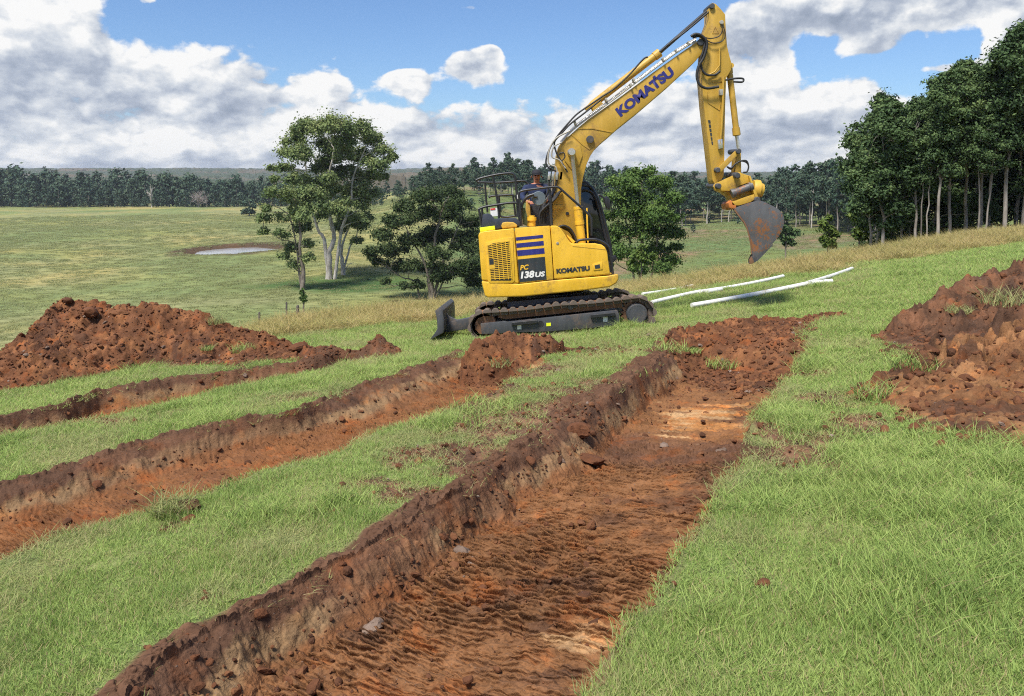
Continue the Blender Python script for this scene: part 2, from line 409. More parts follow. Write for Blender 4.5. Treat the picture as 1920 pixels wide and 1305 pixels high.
# front: pixels of the near foot line; ridge: (px, py, distance behind the front foot in m); back: how far the footprint goes behind the ridge
MOUNDS = [
 dict(front=[(-160,765),(0,735),(100,722),(190,705),(280,692),(430,688),(560,676),(640,662)], frontdz=0,
      ridge=[(-160,655,12.2),(-60,660,12.4),(0,660,12.5),(50,625,12.8),(75,598,12.9),(118,556,13.0),(150,567,13.0),(190,572,13.0),(205,581,13.0),(270,566,13.1),(330,580,13.2),(390,587,13.2),(430,602,13.1),(480,624,13.0),(530,641,12.6),(590,650,12.3)], back=1.7,
      seed=3, amp=1.0, label='largest red brown soil heap, peaked at its left end, beside the paddock', tones=0),
 dict(front=[(545,690),(600,682),(660,677),(710,670),(760,664)], frontdz=0, ridge=[(560,650,12.0),(600,655,11.9),(640,655,11.8),(680,650,11.8),(712,634,11.8),(735,646,11.8),(755,656,11.8)], back=0.5,
      seed=8, amp=0.7, label='low crumbly dark soil ridge tailing off the large left heap towards the dozer blade', tones=1),
 dict(front=[(860,705),(900,702),(960,697),(1010,684),(1060,672),(1130,664)], frontdz=0.1, ridge=[(862,662,9.7),(890,641,10.0),(930,628,10.2),(975,623,10.3),(1010,624,10.3),(1045,633,10.4),(1085,643,10.4),(1115,655,10.3)], back=0.7,
      seed=12, amp=0.9, label='rounded red soil heap at the middle trench end in front of the tracks', tones=0),
 dict(front=[(1236,700),(1290,716),(1350,728),(1420,732),(1478,725),(1512,680),(1560,640)], frontdz=0.31, ridge=[(1235,640,9.9),(1280,619,10.6),(1320,606,11.0),(1390,600,11.2),(1440,599,11.3),(1500,603,11.4),(1545,608,11.4),(1588,612,11.3)], back=0.8,
      seed=17, amp=0.9, label='red soil spill filling the far end of the widest trench', tones=0),
 dict(front=[(1636,672),(1700,674),(1760,684),(1830,690),(1930,700),(2150,690)], frontdz=0, ridge=[(1640,640,8.9),(1700,580,9.3),(1750,560,9.5),(1800,538,9.6),(1850,519,9.7),(1920,492,9.8),(2100,450,9.9)], back=1.3,
      seed=23, amp=0.9, label='dark brown soil heap rising out of frame at right, behind the clod heap', tones=1),
 dict(front=[(1598,735),(1675,776),(1700,812),(1765,838),(1850,850),(1930,856),(2150,872)], frontdz=0, ridge=[(1620,712,6.5),(1690,690,6.8),(1750,662,7.0),(1810,640,7.1),(1860,628,7.1),(1920,603,7.2),(2100,550,7.3)], back=0.9,
      seed=29, amp=1.5, label='cloddy orange brown soil heap at the right edge nearest the camera', tones=2),
]
for mo in MOUNDS:
    Fp = G(*zip(*mo['front']), mo['frontdz'])[:, :2]
    Rp = np.array([W(px, py, Y) for px, py, Y in mo['ridge']])
    Hh = Rp[:, 2]-floorz(Rp[:, 0], Rp[:, 1])
    mo['Rp'] = Rp; mo['Hh'] = np.maximum(Hh, 0.05)
    B = Rp[:, :2].copy()
    dirs = B/np.linalg.norm(B, axis=1)[:, None]
    back = B+dirs*(mo['back']*np.clip(mo['Hh']/mo['Hh'].max(), 0.25, 1))[:, None]
    mo['poly'] = np.concatenate([Fp, back[::-1]])
def mound_h(mo, x, y):
    P = mo['poly']; ins = in_poly(x, y, P)
    db, _ = seg_dist(x, y, P, True); db = np.where(ins, db, -db)
    dr, hv = seg_dist(x, y, mo['Rp'][:, :2], False, mo['Hh'])
    db = db+0.07*fbm(x*1.6, y*1.6, 3, mo['seed'])
    t = db/np.maximum(np.abs(db)+dr, 1e-4)
    tt = np.clip(t, 0, 1)
    h = hv*(1-(1-tt)**(2.0 if mo['amp'] > 1.2 else 1.35))
    return np.where(db > 0, h, -0.4*np.minimum(-db, 0.4)-0.0)
def mounds_cover(x, y):
    m = np.zeros(x.shape, bool)
    for mo in MOUNDS:
        lo = mo['poly'].min(0)-0.5; hi = mo['poly'].max(0)+0.5
        nb = (x > lo[0]) & (x < hi[0]) & (y > lo[1]) & (y < hi[1])
        if nb.any():
            idx = np.where(nb)[0] if nb.ndim == 1 else None
            m[nb] |= mound_h(mo, x[nb], y[nb]) > 0.02
    return m
# ------------------------------------------------------------------ materials
def mat(name):
    m = bpy.data.materials.new(name); m.use_nodes = True
    g = NG(m.node_tree); b = m.node_tree.nodes['Principled BSDF']
    return m, g, b
def bump(g, b, h, strength, dist):
    nd = g.node('ShaderNodeBump'); nd.inputs['Strength'].default_value = strength; nd.inputs['Distance'].default_value = dist
    g.l.new(h, nd.inputs['Height']); g.l.new(nd.outputs[0], b.inputs['Normal'])
def attr(g, n, out='Color'):
    a = g.node('ShaderNodeAttribute'); a.attribute_name = n; return a.outputs[out]
def pos(g): return g.node('ShaderNodeNewGeometry').outputs['Position']
def mat_ground():
    m, g, b = mat('grass_ground')
    p = pos(g); c = attr(g, 'Col')
    far = attr(g, 'far', 'Fac')
    n1 = g.noise(p, 9.0, 5, 0.65); n2 = g.noise(p, 1.1, 4, 0.6)
    ps = g.vm('MULTIPLY', p, (0.45, 1.0, 1.0))
    n3 = g.noise(ps, 0.95, 6, 0.72); n4 = g.noise(p, 0.035, 4, 0.6)
    near = g.m('ADD', g.m('MULTIPLY', g.m('SUBTRACT', n1, 0.5), 1.5), g.m('MULTIPLY', g.m('SUBTRACT', n2, 0.5), 0.8))
    farv = g.m('ADD', g.m('MULTIPLY', g.m('SUBTRACT', n3, 0.5), 1.9), g.m('MULTIPLY', g.m('SUBTRACT', n4, 0.5), 1.0))
    v = g.m('ADD', 1.0, g.m('ADD', g.m('MULTIPLY', near, g.m('SUBTRACT', 1.0, far)), g.m('MULTIPLY', farv, far)))
    v = g.m('MAXIMUM', v, 0.25)
    sc = g.vm('SCALE', c); g.l.new(v, sc.node.inputs[3])
    warm = g.mix(g.sstep(n4, 0.42, 0.66), sc, g.mix(1.0, sc, (1.18, 0.98, 0.85), 'MULTIPLY'))
    g.l.new(warm, b.inputs['Base Color']); b.inputs['Roughness'].default_value = 0.95; b.inputs['Specular IOR Level'].default_value = 0.1
    h = g.m('ADD', g.m('MULTIPLY', n1, 0.05), g.m('MULTIPLY', n3, 0.5))
    bump(g, b, h, 0.6, 1.0)
    return m
def mat_soil(name='soil', rocky=1.0):
    m, g, b = mat(name)
    p = pos(g); c = attr(g, 'Col')
    n1 = g.noise(p, 55.0, 5, 0.65); n2 = g.noise(p, 7.0, 5, 0.65); n3 = g.noise(p, 1.3, 3, 0.6)
    v = g.m('ADD', 1.0, g.m('ADD', g.m('MULTIPLY', g.m('SUBTRACT', n1, 0.5), 1.1), g.m('ADD', g.m('MULTIPLY', g.m('SUBTRACT', n2, 0.5), 1.3), g.m('MULTIPLY', g.m('SUBTRACT', n3, 0.5), 0.7))))
    v = g.m('MAXIMUM', v, 0.3)
    sc = g.vm('SCALE', c); g.l.new(v, sc.node.inputs[3])
    hue = g.mix(g.sstep(g.noise(p, 3.7, 4, 0.6), 0.5, 0.72), sc, g.mix(1.0, sc, (1.35, 1.0, 0.72), 'MULTIPLY'))
    vd = g.voro(p, 34.0); peb = g.sstep(vd, 0.13, 0.09)
    hue = g.mix(g.m('MULTIPLY', peb, 0.55), hue, (0.24, 0.17, 0.13))
    g.l.new(hue, b.inputs['Base Color']); b.inputs['Roughness'].default_value = 0.92; b.inputs['Specular IOR Level'].default_value = 0.18
    h = g.m('ADD', g.m('MULTIPLY', n1, 0.35), g.m('ADD', n2, g.m('MULTIPLY', peb, 0.12)))
    bump(g, b, h, 0.75, 0.035)
    return m
M_GROUND = mat_ground(); M_SOIL = mat_soil()

# soil tones (reflectance)
TOPSOIL = col(.100, .052, .031); TAN = col(.222, .137, .070); RED = col(.18, .075, .030); FLOORC = col(.195, .092, .040); DARKFL = col(.080, .041, .026); PALE = col(.43, .27, .135); ORANGE = col(.34, .155, .052)

# ------------------------------------------------------------------ ground sheet
def build_ground():
    az = np.radians(np.concatenate([np.linspace(-180, -44, 46)[:-1], np.linspace(-44, 44, 1150), np.linspace(44, 180, 46)[1:]]))
    r = np.concatenate([np.geomspace(0.25, 1.7, 14)[:-1], np.geomspace(1.7, 6, 950)[:-1], np.geomspace(6, 24, 500), np.geomspace(24.2, 60, 120), np.geomspace(61, 700, 190), np.geomspace(720, 9000, 60)])
    A, Rr = np.meshgrid(az, r, indexing='xy'); shp = A.shape
    x = (np.sin(A)*Rr).ravel(); y = (np.cos(A)*Rr).ravel(); rr = Rr.ravel()
    z = ground(x, y)
    colr = np.zeros((len(x), 3)); far = sst(rr, 28, 60)
    near = rr < 45
    tid = np.full(len(x), -1); soil = np.zeros(len(x))
    xn, yn = x[near].copy(), y[near].copy(); zn = z[near].copy(); rn = rr[near]
    dig, wid, frac, S, Wn, rim = trench_depth(xn, yn)
    bare = bare_mask(xn, yn)
    # lawn unevenness
    lawn = 0.018*fbm(xn*2.1, yn*2.1, 3, 40)
    intr = dig > 0.008
    # loose crumbs on bare ground and rims
    cr = 0.035*clods(xn, yn, 0.13, 3)+0.02*clods(xn, yn, 0.055, 4)+0.025*fbm(xn*6, yn*6, 4, 6)
    rimh = rim*(0.006+cr*0.45)
    baremask = np.maximum(bare, rim)
    zn += np.where(intr, 0, lawn*(1-rim)+baremask*cr*0.6-0.03*bare)+rimh*np.where(intr, 1-sst(frac, 0.0, 0.25), 1)
    # dug surface: wall slumps, ribs down the wall, scraped ripples over the floor
    wallf = np.where((frac > 0.02) & (frac < 0.97), 1.0, 0.0)*np.sin(np.clip(frac, 0, 1)*np.pi)**0.5
    ribs = np.abs(fbm(S*15.0+0.6*fbm(xn*3, yn*3, 2, 15), frac*1.3, 3, 11))
    slump = 0.045*fbm(xn*3.2, yn*3.2, 3, 12)+0.018*clods(xn, yn, 0.12, 13)*(1-sst(frac, 0.3, 0.6))+0.022*clods(xn, yn, 0.075, 18)+0.014*fbm(xn*12, yn*12, 3, 19)
    floorm = sst(frac, 0.93, 1.0)
    sw = S+0.05*fbm(xn*2.0, yn*2.0, 3, 21)+0.10*(Wn-0.5)*vnoise(S*1.5, Wn*2, 8)
    rp = fbm(sw*15.0, Wn*4.6+0.2*S, 3, 22, 0.6)
    ph = S*23.0+0.9*fbm(xn*1.5, yn*1.5, 2, 29)+0.45*fbm(S*9, Wn*9, 2, 30); tf = ph-np.floor(ph)
    saw = np.where(tf < 0.34, np.sin(tf/0.34*np.pi/2)**2, 0.5+0.5*np.cos((tf-0.34)/0.66*np.pi))
    amp = sst(fbm(S*12, Wn*11, 2, 33), -0.5, 0.2)
    rip = 0.035*(saw-0.5)*(0.25+1.0*amp)+0.010*np.abs(rp)+0.013*fbm(sw*30, Wn*24, 3, 28)+0.02*fbm(xn*3, yn*3, 3, 36)+0.014*clods(S, (Wn*0.9), 0.07, 37)-0.008
    rip = rip*(0.6+0.8*sst(fbm(xn*0.9, yn*0.9, 2, 25), -0.35, 0.4))
    und = 0.018*fbm(xn*1.4, yn*1.4, 3, 23)+0.012*fbm(xn*22, yn*22, 2, 24)
    # smooth scraped pan at the far end of the floor
    pan = np.exp(-((Wn-0.50)/0.33)**2-((S-6.15)/0.75)**2)*(wid == 0)
    pan = np.maximum(pan, np.exp(-((Wn-0.65)/0.3)**2-((S-7.1)/0.5)**2)*(wid == 1))
    rip = rip*(1-0.75*pan)
    # crumbs gathered at the foot of the wall
    foot = sst(frac, 0.75, 1.0)*np.exp(-np.clip(Wn-0.12, 0, 2)/0.10)*(Wn < 0.5)
    dz = wallf*(slump-0.026*ribs)+floorm*(rip+und)+foot*(0.022*clods(xn, yn, 0.10, 26)+0.015*clods(xn, yn, 0.045, 27))
    zn = np.where(intr, zn-dig+dz*sst(dig, 0.01, 0.07), zn)
    z[near] = zn
    # colours
    n1 = fbm(xn*0.9, yn*0.9, 4, 51); n2 = fbm(xn*4, yn*4, 4, 52); n3 = fbm(xn*0.35, yn*0.35, 3, 53)
    g1 = lerp(col(.150, .200, .065), col(.200, .220, .085), sst(n1, -0.5, 0.6)[:, None])
    g1 = lerp(g1, col(.17, .13, .065), (0.35*sst(n2, 0.05, 0.7))[:, None])
    # lawn farther off is seen as colour, not blades
    dryc = lerp(col(.30, .24, .10), col(.20, .22, .065), sst(n3+0.5*n1, -0.1, 0.6)[:, None])
    dm = dry_mask(xn, yn)
    cg = lerp(g1, dryc, dm[:, None])
    bs = lerp(col(.105, .058, .038), col(.175, .095, .056), sst(n2, -0.4, 0.5)[:, None])
    cg = lerp(cg, bs, np.clip(baremask*1.1, 0, 1)[:, None])
    cg = lerp(cg, TOPSOIL, (rim*0.7)[:, None])
    fr_ = frac+0.10*n2+0.12*n1
    st = lerp(TOPSOIL, TAN, sst(fr_, 0.26, 0.42)[:, None])
    st = lerp(st, lerp(TOPSOIL*1.4, RED*0.8, 0.4), (sst(n1+0.6*n3+.5*n2, -0.30, 0.25)*np.where(wid == 1, .5, .8))[:, None])
    st = lerp(st, RED, (sst(fr_, 0.62, 0.82)*0.85)[:, None])
    fl = lerp(FLOORC, DARKFL, (0.65*sst(n1+0.6*n2+.4*fbm(S*7, Wn*5, 3, 59), -0.1, 0.6))[:, None])
    fl = lerp(fl, RED, (0.5*(wid > 0))[:, None])
    pm = sst(pan+0.55*fbm(S*8, Wn*2.2, 4, 55)+0.1*n2, 0.45, 0.80)
    fl = lerp(fl, lerp(ORANGE, PALE, sst(fbm(S*6, Wn*2, 3, 56), -0.2, 0.4)[:, None]), (0.9*pm)[:, None])
    sp1 = np.exp(-((Wn-0.80)/0.16)**2-((S-1.75)/0.22)**2)*(wid == 0)
    fl = lerp(fl, PALE*0.95, (sst(sp1*.8+0.5*fbm(S*9, Wn*2.2, 4, 57), 0.55, 0.85)*0.7)[:, None])
    dk = (wid == 0)*np.exp(-((S-4.9)/0.6)**2)
    fl = lerp(fl, col(.10, .052, .036), (0.6*sst(dk+0.35*fbm(S*5, Wn*2, 3, 58), 0.4, 0.9))[:, None])
    cs = lerp(st, fl, floorm[:, None])
    cg = np.where(intr[:, None], cs, cg)
    colr[near] = cg
    t_ = np.where(intr, wid, -1); tid[near] = t_
    # far colours: paddock, meadow, slopes
    fx, fy = x[~near], y[~near]; a, q = polar(fx, fy); d = np.degrees(a)
    n5 = fbm(fx/45, fy/45, 4, 71); n6 = fbm(fx/14, fy/14, 3, 72)
    pad = lerp(col(.180, .220, .085), col(.235, .240, .108), sst(n5, -0.4, 0.5)[:, None])
    pad = lerp(pad, col(.150, .170, .060), (0.5*sst(n6, 0.15, 0.6))[:, None])
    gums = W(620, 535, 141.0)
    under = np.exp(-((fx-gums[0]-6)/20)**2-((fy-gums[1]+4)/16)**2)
    pad = lerp(pad, col(.055, .115, .032), (0.9*sst(under+0.25*n6, 0.35, 0.8))[:, None])  # shade on the ground around the gums, painted in as darker green
    mea = lerp(col(.120, .175, .065), col(.20, .155, .095), sst(n5+0.5*n6, 0.0, 0.5)[:, None])
    mm = sst(d, -9, -2)
    c2 = lerp(pad, mea, mm[:, None])
    c2 = lerp(c2, col(.22, .21, .08), (dry_mask(fx, fy)*(1-far[~near]))[:, None])
    c2 = lerp(c2, col(.05, .075, .03), (sst(q, 520, 700))[:, None])
    pd = np.hypot((fx-POND[0])/POND_R[0], (fy-POND[1])/POND_R[1])
    c2 = lerp(c2, col(.085, .058, .035), (1-sst(pd+0.16*n6, 1.35, 1.62))[:, None])
    colr[~near] = c2
    # torn ledges of the scraped floor lean over towards the start of the trench
    sh = floorm*intr*np.where(wid >= 0, 1, 0)*0.75*np.clip(rip+0.012, -0.01, 0.05)*sst(dig, 0.05, 0.12)
    for k in range(3):
        q = wid == k; xn[q] -= TR[k]['dir'][0]*sh[q]; yn[q] -= TR[k]['dir'][1]*sh[q]
    xs_, ys_ = x.copy(), y.copy(); xs_[near] = xn; ys_[near] = yn
    V = np.stack([xs_, ys_, z], 1)
    FA = grid_faces(*shp)
    ft = np.max(tid[FA], axis=1)
    def part(name, sel, mt, label, cat, first=False):
        Fs = FA[sel]; u, inv = np.unique(Fs, return_inverse=True)
        o = new_mesh(name, V[u], inv.reshape(Fs.shape), mt)
        fattr(o, 'Col', np.concatenate([colr[u], np.ones((len(u), 1))], 1), 'FLOAT_COLOR'); fattr(o, 'far', far[u])
        return tag(o, label, cat, kind='structure')
    part('ground', ft < 0, M_GROUND, 'grassy hillside sloping to the wide green paddock and wooded valley', 'ground')
    labs = ['widest freshly dug trench running from bottom centre to the red spill', 'middle dug trench with tan clay wall ending below the excavator', 'narrow dug trench in front of the largest soil heap at left']
    for k in range(3): part('trench', ft == k, M_SOIL, labs[k], 'trench')
build_ground()
# ------------------------------------------------------------------ dam water
def build_pond():
    a = np.linspace(0, 2*np.pi, 73)[:-1]
    k = 1.0+0.07*np.sin(3*a+1)+0.05*np.sin(5*a)
    zz = float(ground(np.array([POND[0]]), np.array([POND[1]]))[0])+0.95
    V = [(POND[0], POND[1], zz)]+[(POND[0]+POND_R[0]*1.04*kk*math.cos(t), POND[1]+POND_R[1]*1.04*kk*math.sin(t), zz) for t, kk in zip(a, k)]
    Fc = [(0, i+1, (i+1) % 72+1) for i in range(72)]
    m, g, b = mat('pond_water'); b.inputs['Base Color'].default_value = (.34, .35, .36, 1); b.inputs['Roughness'].default_value = 0.08
    b.inputs['Specular IOR Level'].default_value = 0.8
    bump(g, b, g.noise(g.vm('MULTIPLY', pos(g), (0.6, 1.6, 1)), 1.2, 4, 0.6), 0.25, 0.1)
    o = new_mesh('pond_water', V, Fc, m, False)
    tag(o, 'pale sky reflecting water of the small farm dam in the paddock', 'water', kind='structure')
build_pond()

# ------------------------------------------------------------------ soil heaps
TONES = [(col(.132, .056, .026), col(.080, .038, .022), col(.19, .082, .034)), (col(.092, .047, .027), col(.066, .036, .023), col(.135, .063, .033)), (col(.165, .077, .034), col(.088, .044, .025), col(.24, .120, .052))]
def heap_slabs(mo, x, y):
    "big broken slabs lying along the two right hand heaps"
    if mo['tones'] == 0 or mo['seed'] == 8: return 0*x
    a = math.radians(28); u = x*math.cos(a)+y*math.sin(a); v = -x*math.sin(a)+y*math.cos(a)
    if mo['tones'] == 2: return 0.17*clods(u*0.42, v, 0.26, 91)+0.10*clods(u*0.6, v, 0.15, 92)-0.08
    return 0.10*clods(u*0.30, v, 0.22, 93)-0.04
def build_mound(mo):
    P = mo['poly']; lo = P.min(0)-0.35; hi = P.max(0)+0.35
    dmin = np.linalg.norm(P, axis=1).min(); step = 0.0024*dmin
    nx = int((hi[0]-lo[0])/step)+2; ny = int((hi[1]-lo[1])/step)+2
    X, Y = np.meshgrid(np.linspace(lo[0], hi[0], nx), np.linspace(lo[1], hi[1], ny)); x = X.ravel(); y = Y.ravel()
    sd = mo['seed']; A = mo['amp']
    h = mound_h(mo, x, y); base = floorz(x, y)
    g = sst(h, 0.0, 0.16)
    n = 0.10*fbm(x*1.5, y*1.5, 4, sd+1)+0.03*fbm(x*7, y*7, 4, sd+2)
    c = 0.085*A*clods(x, y, 0.34, sd+3)+0.065*A*clods(x, y, 0.17, sd+4)+0.045*clods(x, y, 0.085, sd+5)+0.022*clods(x, y, 0.045, sd+6)
    c = c+heap_slabs(mo, x, y)
    z = base+h+g*(n+c-0.10*A)+np.where(h > 0, 0.035*clods(x, y, 0.09, sd+7)*sst(h, 0.0, 0.03), 0)-0.012
    V = np.stack([x, y, z], 1); FA = grid_faces(ny, nx)
    keep = np.max(h[FA], axis=1) > -0.05
    FA = FA[keep]; u, inv = np.unique(FA, return_inverse=True)
    o = new_mesh('soil_heap', V[u], inv.reshape(FA.shape), M_SOIL)
    t = TONES[mo['tones']]; n1 = fbm(x*0.8, y*0.8, 4, sd+9); n2 = fbm(x*3.5, y*3.5, 4, sd+10); _, _, ci = voron(x/0.22, y/0.22, sd+3)
    cc = lerp(t[0], t[1], sst(n1, 0.0, 0.6)[:, None]); cc = lerp(cc, t[2], (0.8*sst(n2+0.5*ci, 0.15, 0.7))[:, None])
    cc = cc*(0.78+0.44*ci)[:, None]
    fattr(o, 'Col', np.concatenate([cc[u], np.ones((len(u), 1))], 1), 'FLOAT_COLOR')
    return tag(o, mo['label'], 'soil heap')
HEAPS = [build_mound(m_) for m_ in MOUNDS]
def surf(x, y):
    "top of the ground, trench floors and heaps"
    x = np.asarray(x, float); y = np.asarray(y, float)
    z = floorz(x, y)
    b = z.copy()
    for mo in MOUNDS: z = np.maximum(z, b+mound_h(mo, x, y))
    return z
# ------------------------------------------------------------------ scatter with geometry nodes (grass and crumbs only)
rng = np.random.default_rng(7)
PROTO = {}
def proto_col(name, objs):
    c = bpy.data.collections.new(name)
    for o in objs:
        COL.objects.unlink(o); c.objects.link(o)
    return c
def scatter(name, P, rot, scl, idx, coll, label, cat):
    me = bpy.data.meshes.new(name); me.vertices.add(len(P)); me.vertices.foreach_set('co', np.asarray(P, np.float32).ravel())
    o = bpy.data.objects.new(name, me); COL.objects.link(o)
    fattr(o, 'rot', rot, 'FLOAT_VECTOR'); fattr(o, 'scl', scl, 'FLOAT_VECTOR'); fattr(o, 'idx', idx, 'INT')
    t = bpy.data.node_groups.new(name+'_nodes', 'GeometryNodeTree')
    t.interface.new_socket('Geometry', in_out='INPUT', socket_type='NodeSocketGeometry')
    t.interface.new_socket('Geometry', in_out='OUTPUT', socket_type='NodeSocketGeometry')
    gi = t.nodes.new('NodeGroupInput'); go = t.nodes.new('NodeGroupOutput'); ip = t.nodes.new('GeometryNodeInstanceOnPoints')
    ci = t.nodes.new('GeometryNodeCollectionInfo'); ci.inputs['Collection'].default_value = coll
    ci.inputs['Separate Children'].default_value = True; ci.inputs['Reset Children'].default_value = True
    def na(n, dt):
        a = t.nodes.new('GeometryNodeInputNamedAttribute'); a.data_type = dt; a.inputs['Name'].default_value = n; return a.outputs['Attribute']
    t.links.new(gi.outputs[0], ip.inputs['Points']); t.links.new(ci.outputs[0], ip.inputs['Instance'])
    ip.inputs['Pick Instance'].default_value = True
    t.links.new(na('idx', 'INT'), ip.inputs['Instance Index']); t.links.new(na('rot', 'FLOAT_VECTOR'), ip.inputs['Rotation']); t.links.new(na('scl', 'FLOAT_VECTOR'), ip.inputs['Scale'])
    t.links.new(ip.outputs[0], go.inputs[0])
    md = o.modifiers.new('scatter', 'NODES'); md.node_group = t
    return tag(o, label, cat, kind='stuff')

def mat_blade(name, stops, tr=0.35, dry=0.0):
    m, g, b = mat(name)
    oi = g.node('ShaderNodeObjectInfo'); p = pos(g)
    tint = attr(g, 'tint', 'Fac')
    n = g.noise(p, 0.55, 4, 0.6); n2 = g.noise(p, 2.6, 3, 0.6)
    f = g.m('ADD', g.m('MULTIPLY', tint, 0.42), g.m('ADD', g.m('MULTIPLY', oi.outputs['Random'], 0.16), g.m('ADD', g.m('MULTIPLY', g.m('SUBTRACT', n, 0.28), 0.62), g.m('MULTIPLY', g.m('SUBTRACT', n2, 0.5), 0.35))))
    c = g.ramp(f, stops)
    straw = g.sstep(tint, 0.93, 0.94)
    c = g.mix(straw, c, (.40, .33, .17))
    g.l.new(c, b.inputs['Base Color']); b.inputs['Roughness'].default_value = 0.65; b.inputs['Specular IOR Level'].default_value = 0.14
    tl = g.node('ShaderNodeBsdfTranslucent'); g.l.new(c, tl.inputs[0]); mx = g.node('ShaderNodeMixShader'); mx.inputs[0].default_value = tr
    out = m.node_tree.nodes['Material Output']
    g.l.new(b.outputs[0], mx.inputs[1]); g.l.new(tl.outputs[0], mx.inputs[2]); g.l.new(mx.outputs[0], out.inputs[0])
    return m
LAWN_ST = [(0.0, (.185, .275, .080)), (0.3, (.280, .390, .105)), (0.5, (.360, .460, .130)), (0.72, (.445, .505, .180)), (1.0, (.53, .52, .25))]
DRY_ST = [(0.0, (.22, .26, .075)), (0.3, (.36, .33, .115)), (0.55, (.50, .39, .17)), (0.8, (.55, .41, .22)), (1.0, (.46, .31, .17))]
M_LAWN = mat_blade('lawn_blades', LAWN_ST); M_DRY = mat_blade('dry_grass_blades', DRY_ST, 0.3)
M_CUT = mat_blade('trampled_blades', [(0.0, (.20, .27, .095)), (0.4, (.34, .36, .14)), (0.8, (.47, .41, .20)), (1.0, (.52, .42, .24))])

def tuft(name, mt, n, rad, h0, h1, w, bend, lean, straw=0.03, seed=0, seg=2):
    r = np.random.default_rng(seed); V = []; Fc = []; T = []
    for i in range(n):
        a = r.uniform(0, 6.283); q = rad*math.sqrt(r.uniform()); bx, by = q*math.cos(a), q*math.sin(a)
        h = r.uniform(h0, h1); da = r.uniform(0, 6.283); bd = bend*h*r.uniform(0.2, 1.3); ln = lean*r.uniform(0, 1)
        dx, dy = math.cos(da), math.sin(da); fa = r.uniform(0, 6.283); sx, sy = math.cos(fa)*w*0.5, math.sin(fa)*w*0.5
        tv = r.uniform(0, 0.9) if r.uniform() > straw else 0.97
        k0 = len(V)
        for s in range(seg+1):
            t = s/seg; off = ln*h*t+bd*t*t; hh = h*(t-0.25*(bend*t*t)); wd = 1-t**1.5
            cx, cy = bx+dx*off, by+dy*off
            if s < seg:
                V += [(cx-sx*wd, cy-sy*wd, hh-0.006), (cx+sx*wd, cy+sy*wd, hh-0.006)]; T += [tv, tv]
            else: V.append((cx, cy, hh)); T.append(tv)
        for s in range(seg-1): Fc.append((k0+2*s, k0+2*s+1, k0+2*s+3, k0+2*s+2))
        Fc.append((k0+2*seg-2, k0+2*seg-1, k0+2*seg))
    o = new_mesh(name, V, Fc, mt); fattr(o, 'tint', T)
    return o
LAWN = proto_col('lawn_tufts', [tuft('lawn_tuft_%d' % i, M_LAWN, 34, 0.078, 0.012, 0.038, 0.0042, 0.6, 0.75, 0.11, i) for i in range(5)]
                 + [tuft('long_tuft_%d' % i, M_LAWN, 30, 0.07, 0.05, 0.12, 0.0052, 0.8, 0.55, 0.10, 20+i, 3) for i in range(3)])
CUT = proto_col('trampled_tufts', [tuft('trampled_tuft_%d' % i, M_CUT, 26, 0.085, 0.012, 0.045, 0.0042, 1.0, 1.2, 0.14, 40+i) for i in range(4)])
DRYC = proto_col('dry_tufts', [tuft('dry_tuft_%d' % i, M_DRY, 46, 0.24, 0.20, 0.62, 0.011, 0.55, 0.35, 0.12, 60+i, 3) for i in range(5)])

